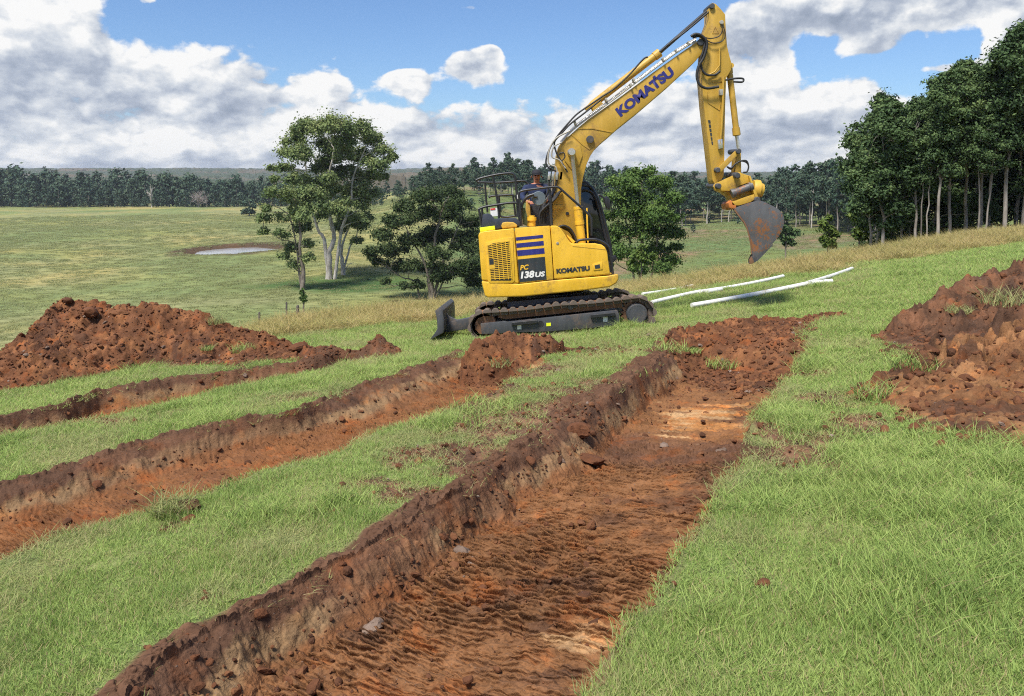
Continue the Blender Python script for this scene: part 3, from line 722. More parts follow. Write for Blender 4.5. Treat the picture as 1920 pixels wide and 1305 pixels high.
def polar_pts(n, r0, r1, a0, a1, k=1.0):
    "random ground points thinning out with distance (density ~ r^-k)"
    u = rng.uniform(size=n); e = 2-k
    r = (r0**e+u*(r1**e-r0**e))**(1/e); a = np.radians(rng.uniform(a0, a1, n))
    return np.sin(a)*r, np.cos(a)*r, r
def build_grass():
    x, y, r = polar_pts(185000, 1.75, 40, -37.5, 37.5, 1.15)
    dig, wid, frac, S, Wn, rim = trench_depth(x, y)
    bare = bare_mask(x, y)
    ok = (dig < 0.012) & ~mounds_cover(x, y)
    edge = np.maximum(bare, rim)
    p = rng.uniform(size=len(x))
    ok &= p > np.clip(np.maximum(bare*1.0-0.10, rim*1.08-0.06), 0, 0.965)
    az, rr = polar(x, y); crest = np.interp(az, _ca, _cc)
    dm = dry_mask(x, y)
    ok &= (dm < 0.75*rng.uniform(size=len(x))+0.12) & (rr < crest+3)
    x, y, r, edge = x[ok], y[ok], r[ok], edge[ok]
    n = len(x); z = ground(x, y)+0.018*fbm(x*2.1, y*2.1, 3, 40)-0.004
    # long clumps in the lower right, short lawn elsewhere
    px = x/y*F+CX
    lng = fbm(x*0.8, y*0.8, 3, 101)+0.55*sst(px, 1350, 1850)*(1-sst(r, 5.5, 9))-0.1
    isl = (rng.uniform(size=n) < 0.42*sst(lng, 0.15, 0.75))
    worn = edge+0.85*sst(fbm(x*0.9, y*0.9, 4, 103), -0.05, 0.5)*(px < 1650)
    isc = (rng.uniform(size=n) < np.clip(worn*1.0, 0, 0.85)) & ~isl
    g = 1+np.clip((r-4)/9.0, 0, 2.2)
    hs = (1+np.clip((r-6)/16, 0, 0.8))*rng.uniform(0.7, 1.25, n)*(0.8+0.5*sst(fbm(x*1.7, y*1.7, 3, 105), -0.4, 0.6))
    scl = np.stack([g*rng.uniform(.85, 1.15, n), g*rng.uniform(.85, 1.15, n), hs], 1)
    rot = np.stack([rng.normal(0, .12, n), rng.normal(0, .12, n), rng.uniform(0, 6.283, n)], 1)
    P = np.stack([x, y, z], 1)
    idx = np.where(isl, rng.integers(5, 8, n), rng.integers(0, 5, n))
    a = ~isc
    scatter('lawn_grass', P[a], rot[a], scl[a], idx[a], LAWN, 'short bright green grass covering the hillside between the trenches', 'grass')
    scatter('trampled_grass', P[isc], rot[isc], scl[isc], rng.integers(0, 4, isc.sum()), CUT, 'flattened greyish green grass along trench edges and scraped patches', 'grass')
    # tall dry grass on the crest
    x, y, r = polar_pts(60000, 10, 62, -37.5, 38, 0.6)
    az, rr = polar(x, y); crest = np.interp(az, _ca, _cc)
    ok = (dry_mask(x, y) > 0.35+0.5*rng.uniform(size=len(x))) & (rr < crest+np.where(np.degrees(az) > 20, 22, 5)) & ~mounds_cover(x, y)
    x, y, r = x[ok], y[ok], r[ok]; n = len(x); z = ground(x, y)-0.01
    e = np.interp(np.arctan2(x, y), _da, _dr)
    ht = 0.42+0.42*sst(r-e, 0.5, 4.0)+0.25*fbm(x*0.5, y*0.5, 3, 110)
    scl = np.stack([rng.uniform(.9, 1.6, n), rng.uniform(.9, 1.6, n), np.clip(ht, 0.25, 1.2)*rng.uniform(.75, 1.25, n)], 1)
    rot = np.stack([rng.normal(0, .1, n), rng.normal(0.1, .12, n), rng.uniform(0, 6.283, n)], 1)
    scatter('dry_grass', np.stack([x, y, z], 1), rot, scl, rng.integers(0, 5, n), DRYC, 'tall straw coloured seeding grass along the crest of the hill', 'grass')
build_grass()

# ------------------------------------------------------------------ crumbs and stones
def rock_mesh(name, seed, mt, sub=2, flat=0.7, rough=0.35):
    bm = bmesh.new(); bmesh.ops.create_icosphere(bm, subdivisions=sub, radius=1.0)
    r = np.random.default_rng(seed)
    planes = [(Vector(r.normal(size=3)).normalized(), r.uniform(0.55, 0.9)) for _ in range(9)]
    for v in bm.verts:
        c = v.co.copy(); s = 1.0
        for nrm, d in planes:
            q = c.dot(nrm)
            if q > d: c -= nrm*(q-d)*0.92
        v.co = c+Vector(r.normal(size=3))*0.05*rough/0.35; v.co.z *= flat
    me = bpy.data.meshes.new(name); bm.to_mesh(me); bm.free(); me.materials.append(mt)
    o = bpy.data.objects.new(name, me); COL.objects.link(o); return o
def mat_rock(name, a, b_, c):
    m, g, b = mat(name); oi = g.node('ShaderNodeObjectInfo'); p = pos(g)
    f = g.m('ADD', g.m('MULTIPLY', oi.outputs['Random'], 0.75), g.m('MULTIPLY', g.m('SUBTRACT', g.noise(p, 18, 4, .6), 0.4), 0.9))
    g.l.new(g.ramp(f, [(0, a), (0.55, b_), (1, c)]), b.inputs['Base Color']); b.inputs['Roughness'].default_value = 0.9
    b.inputs['Specular IOR Level'].default_value = 0.2
    bump(g, b, g.noise(p, 60, 5, .7), 0.6, 0.02); return m
M_CLOD = mat_rock('soil_clod', (.070, .033, .018), (.14, .056, .026), (.20, .092, .042)); M_STONE = mat_rock('stone', (.12, .08, .06), (.20, .14, .105), (.30, .23, .19))
def build_crumbs():
    pc = proto_col('clod_shapes', [rock_mesh('clod_shape_%d' % i, 200+i, M_CLOD, 2, .72) for i in range(6)]+[rock_mesh('stone_shape_%d' % i, 220+i, M_STONE, 1, .6) for i in range(2)])
    Ps, sz = [], []
    for mo in MOUNDS:
        P = mo['poly']; lo = P.min(0)-0.4; hi = P.max(0)+0.4; d0 = np.linalg.norm(P, axis=1).min()
        area = (hi[0]-lo[0])*(hi[1]-lo[1]); n = int(area*620)
        x = rng.uniform(lo[0], hi[0], n); y = rng.uniform(lo[1], hi[1], n); h = mound_h(mo, x, y)
        ok = (h > 0.0) | ((h > -0.13) & (rng.uniform(size=n) < 0.30*np.exp(h/0.05))); x, y = x[ok], y[ok]
        A = mo['amp']; sd = mo['seed']
        hh = h[ok]; g = sst(hh, 0.0, 0.16)
        nn = 0.10*fbm(x*1.5, y*1.5, 4, sd+1)+0.03*fbm(x*7, y*7, 4, sd+2)
        c = 0.085*A*clods(x, y, 0.34, sd+3)+0.065*A*clods(x, y, 0.17, sd+4)+0.045*clods(x, y, 0.085, sd+5)
        c = c+heap_slabs(mo, x, y)
        if mo['tones'] and mo['seed'] != 8:
            kp = rng.uniform(size=len(x)) < .32; x, y, hh, g, nn, c = x[kp], y[kp], hh[kp], g[kp], nn[kp], c[kp]
        z = floorz(x, y)+np.maximum(hh, 0)+g*(nn+c-0.10*A)
        s = 0.0075*(1-rng.uniform(size=len(x)))**-0.55*rng.uniform(.7, 1.3, len(x)); s = np.clip(s, 0.006, 0.040)*(1+0.25*(A > 1.2))
        Ps.append(np.stack([x, y, z+s*0.2], 1)); sz.append(s)
    # trench floors, wall feet, rims
    x, y, r = polar_pts(60000, 1.9, 14, -36, 36, 1.2)
    dig, wid, frac, S, Wn, rim = trench_depth(x, y); bare = bare_mask(x, y)
    foot = (dig > 0.1)*np.exp(-np.clip(Wn-0.14, 0, 3)/0.09)*(Wn > 0.05)
    pr = 0.40*foot+0.05*(dig > 0.15)+0.25*rim+0.16*bare
    ok = (rng.uniform(size=len(x)) < pr) & ~mounds_cover(x, y); x, y = x[ok], y[ok]
    s = np.clip(0.0055*(1-rng.uniform(size=len(x)))**-0.5, 0.005, 0.034)
    z = ground(x, y)-dig[ok]+0.010
    Ps.append(np.stack([x, y, z], 1)); sz.append(s)
    P = np.concatenate(Ps); s = np.concatenate(sz); n = len(s)
    idx = np.where(rng.uniform(size=n) < 0.022, rng.integers(6, 8, n), rng.integers(0, 6, n))
    scl = s[:, None]*rng.uniform(.7, 1.35, (n, 3)); rot = rng.uniform(0, 6.283, (n, 3))*np.array([.12, .12, 1])
    scatter('loose_clods', P, rot, scl, idx, pc, 'loose red brown crumbs and pebbles strewn over heaps and trench floors', 'soil clods')
build_crumbs()
# ------------------------------------------------------------------ machine helpers
def z1(x, y): return (780+x*.30651, 260+y*.30651)
def z2(x, y): return (980+x*.30647, y*.30647)
def z3(x, y): return (1240+x*.26049, 280+y*.26049)
def z7(x, y): return (860+x/6.0, 300+y/6.0)
def z8(x, y): return (800+x*.23958, 520+y*.23958)
def finish(o, ang=35):
    o.data.polygons.foreach_set('use_smooth', np.ones(len(o.data.polygons), bool)); o.data.set_sharp_from_angle(angle=R(ang))
def bm_obj(name, bm, m, parent, root, ang=35):
    bmesh.ops.recalc_face_normals(bm, faces=bm.faces)
    for v in bm.verts: v.co -= root.location
    me = bpy.data.meshes.new(name); bm.to_mesh(me); bm.free()
    for q in (m if isinstance(m, (list, tuple)) else [m]): me.materials.append(q)
    o = bpy.data.objects.new(name, me); COL.objects.link(o); o.parent = parent
    finish(o, ang); return o
SHX = [0.0]
SLP = 0.10   # the machine leans down the slope away from the viewer
def add_prism(bm, P, Y0, Y1, bev=0.0, seg=2, pl=None):
    "outline P (pixels as seen on plane Y0, or (x,z) if pl) pushed back to Y1"
    if pl is None: Q = [W(px, py, Y0) for px, py in P]; Q = [(q[0], q[2]) for q in Q]
    else: Q = P
    b2 = bmesh.new()
    va = [b2.verts.new((x, Y0, z)) for x, z in Q]; vb = [b2.verts.new((x+SHX[0]*(Y1-Y0), Y1, z-SLP*(Y1-Y0))) for x, z in Q]; n = len(Q)
    b2.faces.new(va); b2.faces.new(vb[::-1])
    for i in range(n): b2.faces.new((va[i], vb[i], vb[(i+1) % n], va[(i+1) % n]))
    bmesh.ops.recalc_face_normals(b2, faces=b2.faces)
    if bev > 0:
        b2.normal_update()
        es = [e for e in b2.edges if len(e.link_faces) == 2 and e.calc_face_angle(0) > R(25)]
        bmesh.ops.bevel(b2, geom=es, offset=bev, segments=seg, profile=0.6, affect='EDGES', clamp_overlap=True)
    me = bpy.data.meshes.new('t'); b2.to_mesh(me); b2.free(); bm.from_mesh(me); bpy.data.meshes.remove(me)
def prism(name, P, Y0, Y1, m, parent, root, bev=0.012, seg=2, pl=None):
    bm = bmesh.new(); add_prism(bm, P, Y0, Y1, bev, seg, pl); return bm_obj(name, bm, m, parent, root)
def catmull(P, n=8):
    P = [np.asarray(p, float) for p in P]
    if len(P) < 3: return P
    Q = [2*P[0]-P[1]]+P+[2*P[-1]-P[-2]]; out = []
    for i in range(1, len(Q)-2):
        for k in range(n):
            t = k/n
            out.append(0.5*((2*Q[i])+(-Q[i-1]+Q[i+1])*t+(2*Q[i-1]-5*Q[i]+4*Q[i+1]-Q[i+2])*t*t+(-Q[i-1]+3*Q[i]-3*Q[i+1]+Q[i+2])*t**3))
    out.append(P[-1]); return out
def add_tube(bm, P, r, sides=8, cap=True):
    P = [Vector(p) for p in P]; n = len(P); rr = r if hasattr(r, '__len__') else [r]*n
    T = [(P[min(i+1, n-1)]-P[max(i-1, 0)]).normalized() for i in range(n)]
    up = Vector((0, 1, 0)) if abs(T[0].y) < 0.9 else Vector((1, 0, 0))
    N = (up-T[0]*up.dot(T[0])).normalized(); rings = []
    for i in range(n):
        N = (N-T[i]*N.dot(T[i])); N = N.normalized() if N.length > 1e-6 else T[i].orthogonal().normalized()
        B = T[i].cross(N)
        rings.append([bm.verts.new(P[i]+(N*math.cos(a)+B*math.sin(a))*rr[i]) for a in [2*math.pi*k/sides for k in range(sides)]])
    for i in range(n-1):
        for k in range(sides):
            bm.faces.new((rings[i][k], rings[i][(k+1) % sides], rings[i+1][(k+1) % sides], rings[i+1][k]))
    if cap: bm.faces.new(rings[0][::-1]); bm.faces.new(rings[-1])
def wt(pts, Y):
    return [W(p[0], p[1], Y if not hasattr(Y, '__len__') else Y[i]) for i, p in enumerate(pts)]
def tube(name, pts, Y, r, m, parent, root, smooth=True, sides=8):
    bm = bmesh.new(); Q = wt(pts, Y)
    add_tube(bm, catmull(Q) if smooth else Q, r, sides); return bm_obj(name, bm, m, parent, root, 50)
def add_cyl(bm, p0, p1, prof, sides=20):
    "lathe: prof is a list of (t along p0-p1, radius)"
    p0, p1 = Vector(p0), Vector(p1)
    ax = (p1-p0).normalized(); N = ax.orthogonal().normalized(); B = ax.cross(N); rings = []
    for t, r in prof:
        c = p0+(p1-p0)*t; rings.append([bm.verts.new(c+(N*math.cos(a)+B*math.sin(a))*r) for a in [2*math.pi*k/sides for k in range(sides)]])
    for i in range(len(rings)-1):
        for k in range(sides): bm.faces.new((rings[i][k], rings[i][(k+1) % sides], rings[i+1][(k+1) % sides], rings[i+1][k]))
    bm.faces.new(rings[0][::-1]); bm.faces.new(rings[-1])
def cyl(name, p0, p1, prof, m, parent, root, sides=20):
    bm = bmesh.new(); add_cyl(bm, p0, p1, prof, sides); return bm_obj(name, bm, m, parent, root, 40)
def pin(name, px, py, Y0, Y1, rpx, m, parent, root, sides=20):
    a = W(px, py, Y0); r = rpx*Y0/F
    return cyl(name, a, (a[0], Y1, a[2]), [(0, r*0.55), (0, r*0.8), (0.02, r), (1, r)], m, parent, root, sides)
def text(name, s, base_l, base_r, hpx, Y, m, parent, root, bold=0.0, shear=0.0, depth=0.004):
    cu = bpy.data.curves.new(name, 'FONT'); cu.body = s; cu.offset = bold; cu.shear = shear; cu.resolution_u = 4
    t = bpy.data.objects.new(name, cu); COL.objects.link(t)
    dg = bpy.context.evaluated_depsgraph_get(); me = bpy.data.meshes.new_from_object(t.evaluated_get(dg))
    bpy.data.objects.remove(t); bpy.data.curves.remove(cu)
    co = np.zeros(len(me.vertices)*3); me.vertices.foreach_get('co', co); co = co.reshape(-1, 3)
    lo, hi = co.min(0), co.max(0); q = (co-lo)/np.maximum(hi-lo, 1e-9)
    a, b = W(*base_l, Y), W(*base_r, Y); ux = b-a; L = np.linalg.norm(ux); up = np.array([-ux[2], 0, ux[0]])/L; h = hpx*Y/F
    V = a+q[:, :1]*ux+q[:, 1:2]*up*h+np.array([0, -depth, 0])-np.array(root.location)
    me.vertices.foreach_set('co', V.ravel()); me.materials.clear(); me.materials.append(m); me.update()
    # keep the fronts facing the viewer's side
    bm = bmesh.new(); bm.from_mesh(me); bmesh.ops.remove_doubles(bm, verts=bm.verts, dist=1e-5)
    for f in bm.faces:
        f.normal_update()
        if f.normal.y > 0: f.normal_flip()
    bm.to_mesh(me); bm.free()
    o = bpy.data.objects.new(name, me); COL.objects.link(o); o.parent = parent; return o

# ------------------------------------------------------------------ machine materials
def mat_paint(name, c, rough=0.42, dirt=0.5, dirtc=(.16, .085, .045), rust=0.0, spec=0.5):
    m, g, b = mat(name); p = pos(g)
    n1 = g.noise(p, 2.2, 6, .65); n2 = g.noise(p, 26, 5, .7); n3 = g.noise(g.vm('MULTIPLY', p, (6, 6, 1.2)), 1.6, 4, .6)
    fade = g.mix(g.sstep(n3, 0.35, 0.7), c, tuple(min(1, q*1.10+0.012) for q in c))
    d1 = g.m('MULTIPLY', g.sstep(g.m('ADD', n1, g.m('MULTIPLY', g.m('SUBTRACT', n2, 0.5), 0.5)), 0.50, 0.74), dirt)
    k = g.mix(d1, fade, dirtc)
    sp = g.m('MULTIPLY', g.sstep(n2, 0.665, 0.70), min(1, dirt*1.5)); k = g.mix(sp, k, (.10, .05, .025))
    if rust:
        k = g.mix(g.m('MULTIPLY', g.sstep(g.m('ADD', g.noise(p, 3.1, 6, .7), g.m('MULTIPLY', g.m('SUBTRACT', n2, .5), .5)), 0.51, 0.63), rust), k, (.27, .105, .032))
    g.l.new(k, b.inputs['Base Color']); b.inputs['Specular IOR Level'].default_value = spec
    rr = g.m('ADD', rough, g.m('MULTIPLY', d1, 0.45)); g.l.new(rr, b.inputs['Roughness'])
    bump(g, b, n2, 0.12, 0.01)
    return m
M_YEL = mat_paint('machine_yellow', (.75, .44, .030), 0.42, 0.5)
M_BOOM = mat_paint('weathered_yellow', (.47, .285, .034), 0.48, 0.72, (.27, .155, .05))
M_HITCH = mat_paint('scuffed_yellow', (.55, .33, .035), 0.5, 0.75, (.22, .12, .045))
M_BLK = mat_paint('black_paint', (.016, .017, .02), 0.4, 0.25, (.07, .05, .04))
M_STEEL = mat_paint('dark_frame_steel', (.055, .058, .064), 0.55, 0.7, (.15, .105, .075))
M_MUD = mat_paint('muddy_track', (.135, .108, .088), 0.85, 0.75, (.21, .135, .09), 0.0, 0.2)
M_DIRT = mat_paint('packed_mud', (.20, .105, .058), 0.9, 0.6, (.13, .07, .045), 0, 0.1)
M_BUCKET = mat_paint('rusty_bucket_steel', (.095, .095, .098), 0.45, 0.6, (.045, .035, .03), 0.9)
M_CHROME = mat_paint('chrome_rod', (.62, .62, .62), 0.22, 0.2); M_CHROME.node_tree.nodes['Principled BSDF'].inputs['Metallic'].default_value = 0.75
M_PIPE = mat_paint('grey_hydraulic_pipe', (.36, .34, .29), 0.4, 0.5, (.30, .20, .08))
M_RUB = mat_paint('rubber_hose', (.014, .014, .015), 0.55, 0.3, (.06, .05, .045))
M_BLUE = mat_paint('blue_decal', (.020, .022, .17), 0.45, 0.18); M_DECAL = mat_paint('black_decal', (.022, .03, .035), 0.45, 0.2)
M_WHITE = mat_paint('white_decal', (.75, .74, .70), 0.5, 0.12); M_GOLD = mat_paint('gold_decal', (.80, .46, .03), 0.45, 0.1)
M_LIME = mat_paint('fluorescent_plate', (.74, .80, .02), 0.5, 0.15); M_REDD = mat_paint('red_decal', (.55, .05, .04), 0.5, 0.1); M_DISK = mat_paint('grey_cover', (.10, .13, .15), 0.5, 0.3)
M_RUSTY = mat_paint('orange_lock', (.50, .16, .03), .6, .6)
M_PLAST = mat_paint('dark_blue_grey_plastic', (.026, .033, .05), 0.5, 0.3, (.08, .07, .06))
def mat_glass():
    m, g, b = mat('tinted_cab_glass'); b.inputs['Base Color'].default_value = (.015, .02, .024, 1); b.inputs['Roughness'].default_value = 0.06; b.inputs['Specular IOR Level'].default_value = 0.6; return m
M_GLASS = mat_glass()

# ------------------------------------------------------------------ excavator
def build_excavator():
    gx, gy = 1.0, 14.45
    root = empty('excavator', (gx, gy, float(ground(np.array([gx]), np.array([gy]))[0])), 'yellow tracked excavator with raised boom and tilting bucket standing on the grass', 'excavator')
    def pr(*a, **k): return prism(*a, root, **k)
    # ---- tracks
    def track(Y0, Y1):
        dY = Y0-13.2
        c1 = W(907, 612.5, 13.2); c2 = W(1195, 589.5, 13.2); r1, r2 = 31.0*13.2/F-0.045, 37.0*13.2/F-0.05
        c1 = np.array([c1[0], c1[2]]); c2 = np.array([c2[0], c2[2]]); d = (c2-c1)/np.linalg.norm(c2-c1); a0 = math.atan2(d[1], d[0]); n = np.array([-d[1], d[0]])
        path = []
        for t in np.linspace(0, 1, 60): # top run, sagging a little between the rollers
            path.append(c1+n*r1+(c2+n*r2-c1-n*r1)*t-np.array([0, 0.022*abs(math.sin(t*math.pi*2))]))
        for t in np.linspace(0, 1, 30)[1:]: path.append(c2+r2*np.array([math.cos(a0+math.pi/2-t*math.pi), math.sin(a0+math.pi/2-t*math.pi)]))
        for t in np.linspace(0, 1, 60)[1:]: path.append(c2-n*r2+(c1-n*r1-c2+n*r2)*t)
        for t in np.linspace(0, 1, 30)[1:]: path.append(c1+r1*np.array([math.cos(a0-math.pi/2-t*math.pi), math.sin(a0-math.pi/2-t*math.pi)]))
        path = np.array(path)-np.array([0, SLP*dY]); seg = np.linalg.norm(np.diff(path, axis=0), axis=1); cum = np.concatenate([[0], np.cumsum(seg)])
        N = int(cum[-1]/0.155); bm = bmesh.new(); r = np.random.default_rng(int(Y0*10))
        for i in range(N):
            s0 = cum[-1]*i/N; s1 = cum[-1]*(i+0.93)/N
            p = np.array([np.interp(s0, cum, path[:, 0]), np.interp(s0, cum, path[:, 1])]); q = np.array([np.interp(s1, cum, path[:, 0]), np.interp(s1, cum, path[:, 1])])
            t = (q-p)/np.linalg.norm(q-p); nn = np.array([-t[1], t[0]]); L = np.linalg.norm(q-p); j = r.uniform(0.85, 1.15)
            o2 = lambda u, v: (p[0]+t[0]*u*L+nn[0]*v, p[1]+t[1]*u*L+nn[1]*v)
            add_prism(bm, [o2(0, 0), o2(1, 0), o2(1, .018), o2(.88, .030*j), o2(.78, .050*j), o2(.55, .062*j), o2(.30, .058*j), o2(.14, .036*j), o2(0, .018)], Y0, Y1, 0, pl=True)
            add_prism(bm, [o2(.06, -.075), o2(.94, -.075), o2(.98, -.03), o2(.94, 0), o2(.06, 0), o2(.02, -.03)], Y0+.10, Y1-.10, 0, pl=True)
        tr = bm_obj('track_chain', bm, M_MUD, root, root, 30)
        return tr
    for (Y0, Y1) in ((13.2, 13.7), (15.2, 15.7)):
        track(Y0, Y1)
        off = Y0-13.2
        def Wn(px, py, e): q = W(px, py, 13.2); return np.array([q[0], Y0+e, q[2]-SLP*(off+e)])
        def pxz(P, e=0): return [(W(a, b, 13.2)[0], W(a, b, 13.2)[2]-SLP*off) for a, b in P]
        s = Wn(1195.4, 589.5, 0)
        bm = bmesh.new(); rp = 13.2/F
        add_cyl(bm, s+np.array([0, .03, 0]), s+np.array([0, .42, 0]), [(0, 13*rp), (0, 18*rp), (.06, 19*rp), (.06, 20*rp), (.5, 20*rp), (1, 18*rp)], 32)
        for k in range(20):
            a = k/20*6.283; add_cyl(bm, s+np.array([math.cos(a)*16*rp, .026, math.sin(a)*16*rp]), s+np.array([math.cos(a)*16*rp, .05, math.sin(a)*16*rp]), [(0, .9*rp), (1, .9*rp)], 6)
        sp_ = bm_obj('drive_hub', bm, M_STEEL, root, root)
        bm = bmesh.new()
        for k in range(21):
            a = k/21*6.283; e = 6.283/21
            add_prism(bm, [(s[0]+math.cos(a+q*e)*rad*rp, s[2]+math.sin(a+q*e)*rad*rp) for q, rad in ((0, 20), (0, 25), (.25, 30), (.5, 30), (.75, 25), (.98, 25), (.98, 20))], Y0+.15, Y0+.30, 0, pl=True)
        bm_obj('sprocket', bm, M_DIRT, root, root)
        c = Wn(907, 612.5, 0)
        cyl('idler_wheel', c+np.array([0, .10, 0]), c+np.array([0, .40, 0]), [(0, 10*rp), (0, 23*rp), (.1, 25*rp), (1, 25*rp)], M_DIRT, root, root, 28)
        beam = prism('track_frame', pxz([z8(420, 365), z8(620, 345), z8(630, 352), z8(1495, 258), z8(1512, 300), z8(1512, 375), z8(1300, 400), z8(960, 428), z8(700, 436), z8(430, 450)]), Y0+.04, Y0+.42, M_STEEL, root, root, 0.012, 2, True)
        prism('track_frame_top', pxz([z8(560, 270), z8(1100, 215), z8(1400, 185), z8(1540, 190), z8(1540, 250), z8(1495, 250), z8(620, 340), z8(560, 330)]), Y0+.14, Y0+.36, M_DIRT, root, root, 0.01, 2, True)
        for a, b in (((665, 352), (865, 332)), ((1285, 292), (1475, 274))):
            prism('step_bar', pxz([z8(*a), z8(*b), z8(b[0], b[1]+26), z8(a[0], a[1]+26)]), Y0-.02, Y0+.05, M_BLK, beam, root, 0.006, 1, True)
        for (x, y, ww, hh, mm) in ((725, 392, 32, 40, M_WHITE), (1400, 331, 36, 40, M_WHITE), (955, 373, 36, 26, M_LIME)):
            prism('sticker', pxz([z8(x-ww/2, y-hh/2), z8(x+ww/2, y-hh/2-2), z8(x+ww/2, y+hh/2-2), z8(x-ww/2, y+hh/2)]), Y0+.036, Y0+.043, mm, beam, root, 0, 1, True)
        h = Wn(*z8(893, 367), 0); cyl('frame_hole', h+np.array([0, .036, 0]), h+np.array([0, .06, 0]), [(0, 6*rp), (1, 6*rp)], M_RUB, beam, root)
        h = Wn(*z8(1130, 235), 0); cyl('carrier_roller', h+np.array([0, .08, 0]), h+np.array([0, .42, 0]), [(0, 3*rp), (0, 6*rp), (.3, 6*rp), (.3, 9*rp), (1, 9*rp)], M_STEEL, root, root)
        for k in range(7):
            px = 940+k*33.0; py = 636-k*3.3+2
            h = Wn(px, py, 0); cyl('bottom_roller', h+np.array([0, .12, 0]), h+np.array([0, .38, 0]), [(0, 4*rp), (0, 8*rp), (1, 8*rp)], M_MUD, root, root, 14)
    # carbody between the tracks
    pr('carbody', [(950, 566), (1120, 552), (1130, 600), (960, 612)], 13.6, 15.3, M_STEEL, root)
    c = W(1040, 556, 14.45); cyl('swing_bearing', c+np.array([0, 0, -.12]), c+np.array([0, 0, .12]), [(0, .62), (.3, .62), (.3, .55), (1, .55)], M_BLK, root, root, 36)
    # ---- dozer blade
    bl = pr('dozer_blade', [(815.6, 582.8), (824, 577), (830, 583), (832, 596), (832, 616), (831, 624), (806, 637), (817, 622), (820, 616), (819.5, 601)], 13.15, 15.75, M_STEEL, root, bev=0.008)
    for Y in (13.75, 14.9):
        pr('blade_arm', [(831, 606), (880, 596), (940, 590), (940, 606), (880, 616), (832, 624)], Y, Y+.2, M_STEEL, root)
        pr('blade_gusset', [(828, 580), (834, 583), (842, 594), (856, 600), (878, 599), (880, 606), (831, 610)], Y+.03, Y+.17, M_STEEL, root, bev=0.006)
    # ---- house
    skirt = [z1(400, 872), z1(632, 889), z1(840, 866), z1(1180, 838), z1(1238, 828), z1(1241, 860), z1(1226, 886), z1(1185, 908), z1(1050, 926), z1(655, 966), z1(440, 973), z1(422, 962)]
    pr('house_skirt', skirt, 13.29, 15.7, M_YEL, root, bev=0.03, seg=3)
    pr('counterweight', [z1(381, 590), z1(390, 572), z1(420, 566), z1(600, 547), z1(630, 886), z1(402, 867)], 13.30, 15.7, M_YEL, root, bev=0.035, seg=3)
    eng = pr('engine_cover', [z1(604, 546), z1(819, 532), z1(842, 862), z1(634, 886)], 13.30, 15.6, M_YEL, root, bev=0.018, seg=2)
    tank = pr('side_locker', [z1(823, 531), z1(858, 532), z1(880, 543), z1(900, 568), z1(938, 628), z1(955, 641), z1(1095, 640), z1(1135, 648), z1(1158, 664), z1(1170, 692), z1(1189, 832), z1(846, 861)], 13.30, 14.12, M_YEL, root, bev=0.03, seg=3)
    # front post of the house, under the cab
    pr('cab_floor', [(985, 505), (1146, 490), (1150, 522), (985, 535)], 14.66, 15.68, M_BLK, root)
    # louvred door in the counterweight
    fr = pr('grille_door', [z1(424, 636), z1(560, 604), z1(592, 604), z1(604, 868), z1(590, 882), z1(452, 884), z1(441, 872)], 13.284, 13.30, M_YEL, root, bev=0.005)
    dk = pr('grille_backing', [z1(437, 655), z1(470, 640), z1(568, 625), z1(586, 855), z1(580, 868), z1(460, 868), z1(455, 860)], 13.281, 13.29, M_RUB, fr, bev=0)
    bm = bmesh.new()
    A, B, Cc, D = [np.array(q) for q in (z1(434, 652), z1(569, 624), z1(587, 860), z1(456, 866))]
    def bil(u, v): return tuple((A*(1-u)+B*u)*(1-v)+(D*(1-u)+Cc*u)*v)
    for k in range(20):
        v0 = k/20; add_prism(bm, [bil(-.01, v0), bil(1.01, v0), bil(1.01, v0+.021), bil(-.01, v0+.021)], 13.274, 13.281)
    for u in (0.0, .2, .42, .62, .82, .985): add_prism(bm, [bil(u, -.005), bil(u+.03, -.005), bil(u+.03, 1), bil(u, 1)], 13.273, 13.281)
    add_prism(bm, [bil(-.02, .40), bil(.26, .40), bil(.26, .68), bil(-.02, .68)], 13.272, 13.281)
    bm_obj('grille_louvres', bm, M_YEL, fr, root)
    pr('door_latch', [z1(447, 738), z1(474, 735), z1(476, 768), z1(449, 771)], 13.268, 13.274, M_DECAL, fr, bev=0)
    # decals
    for q in (((611, 604), (777, 588), (778, 606), (612, 623)), ((613, 641), (780, 625), (782, 652), (616, 667)), ((617, 684), (784, 669), (787, 702), (621, 718))):
        pr('stripe', [z1(*c) for c in q], 13.295, 13.302, M_BLUE, eng, bev=0)
    pr('model_panel', [z1(622, 739), z1(788, 722), z1(799, 862), z1(634, 878)], 13.295, 13.302, M_DECAL, eng, bev=0)
    text('model_lettering', 'PC', z1(637, 805), z1(692, 799), 9.5, 13.294, M_GOLD, eng, root, 0.03, 0.25)
    text('model_lettering', '138', z1(641, 857), z1(727, 849), 13.5, 13.294, M_WHITE, eng, root, 0.045, 0.2)
    text('model_lettering', 'US', z1(730, 848), z1(791, 842), 10.0, 13.294, M_WHITE, eng, root, 0.045, 0.2)
    text('maker_lettering', 'KOMATSU', z1(860, 826), z1(1064, 806), 9.4, 13.297, M_DECAL, tank, root, 0.055)
    h_ = pr('locker_handle', [z1(1080, 768), z1(1138, 752), z1(1143, 800), z1(1086, 806)], 13.288, 13.302, M_YEL, tank, bev=0.006)
    pr('handle_recess', [z1(1092, 775), z1(1124, 768), z1(1127, 792), z1(1096, 796)], 13.284, 13.29, M_DECAL, h_, bev=0)
    pin('locker_lock', *z1(866, 640), 13.292, 13.32, 2.6, M_CHROME, tank, root)
    pr('fold_line', [z1(958, 655), z1(1160, 676), z1(1161, 680), z1(958, 659)], 13.296, 13.304, M_HITCH, tank, bev=0)
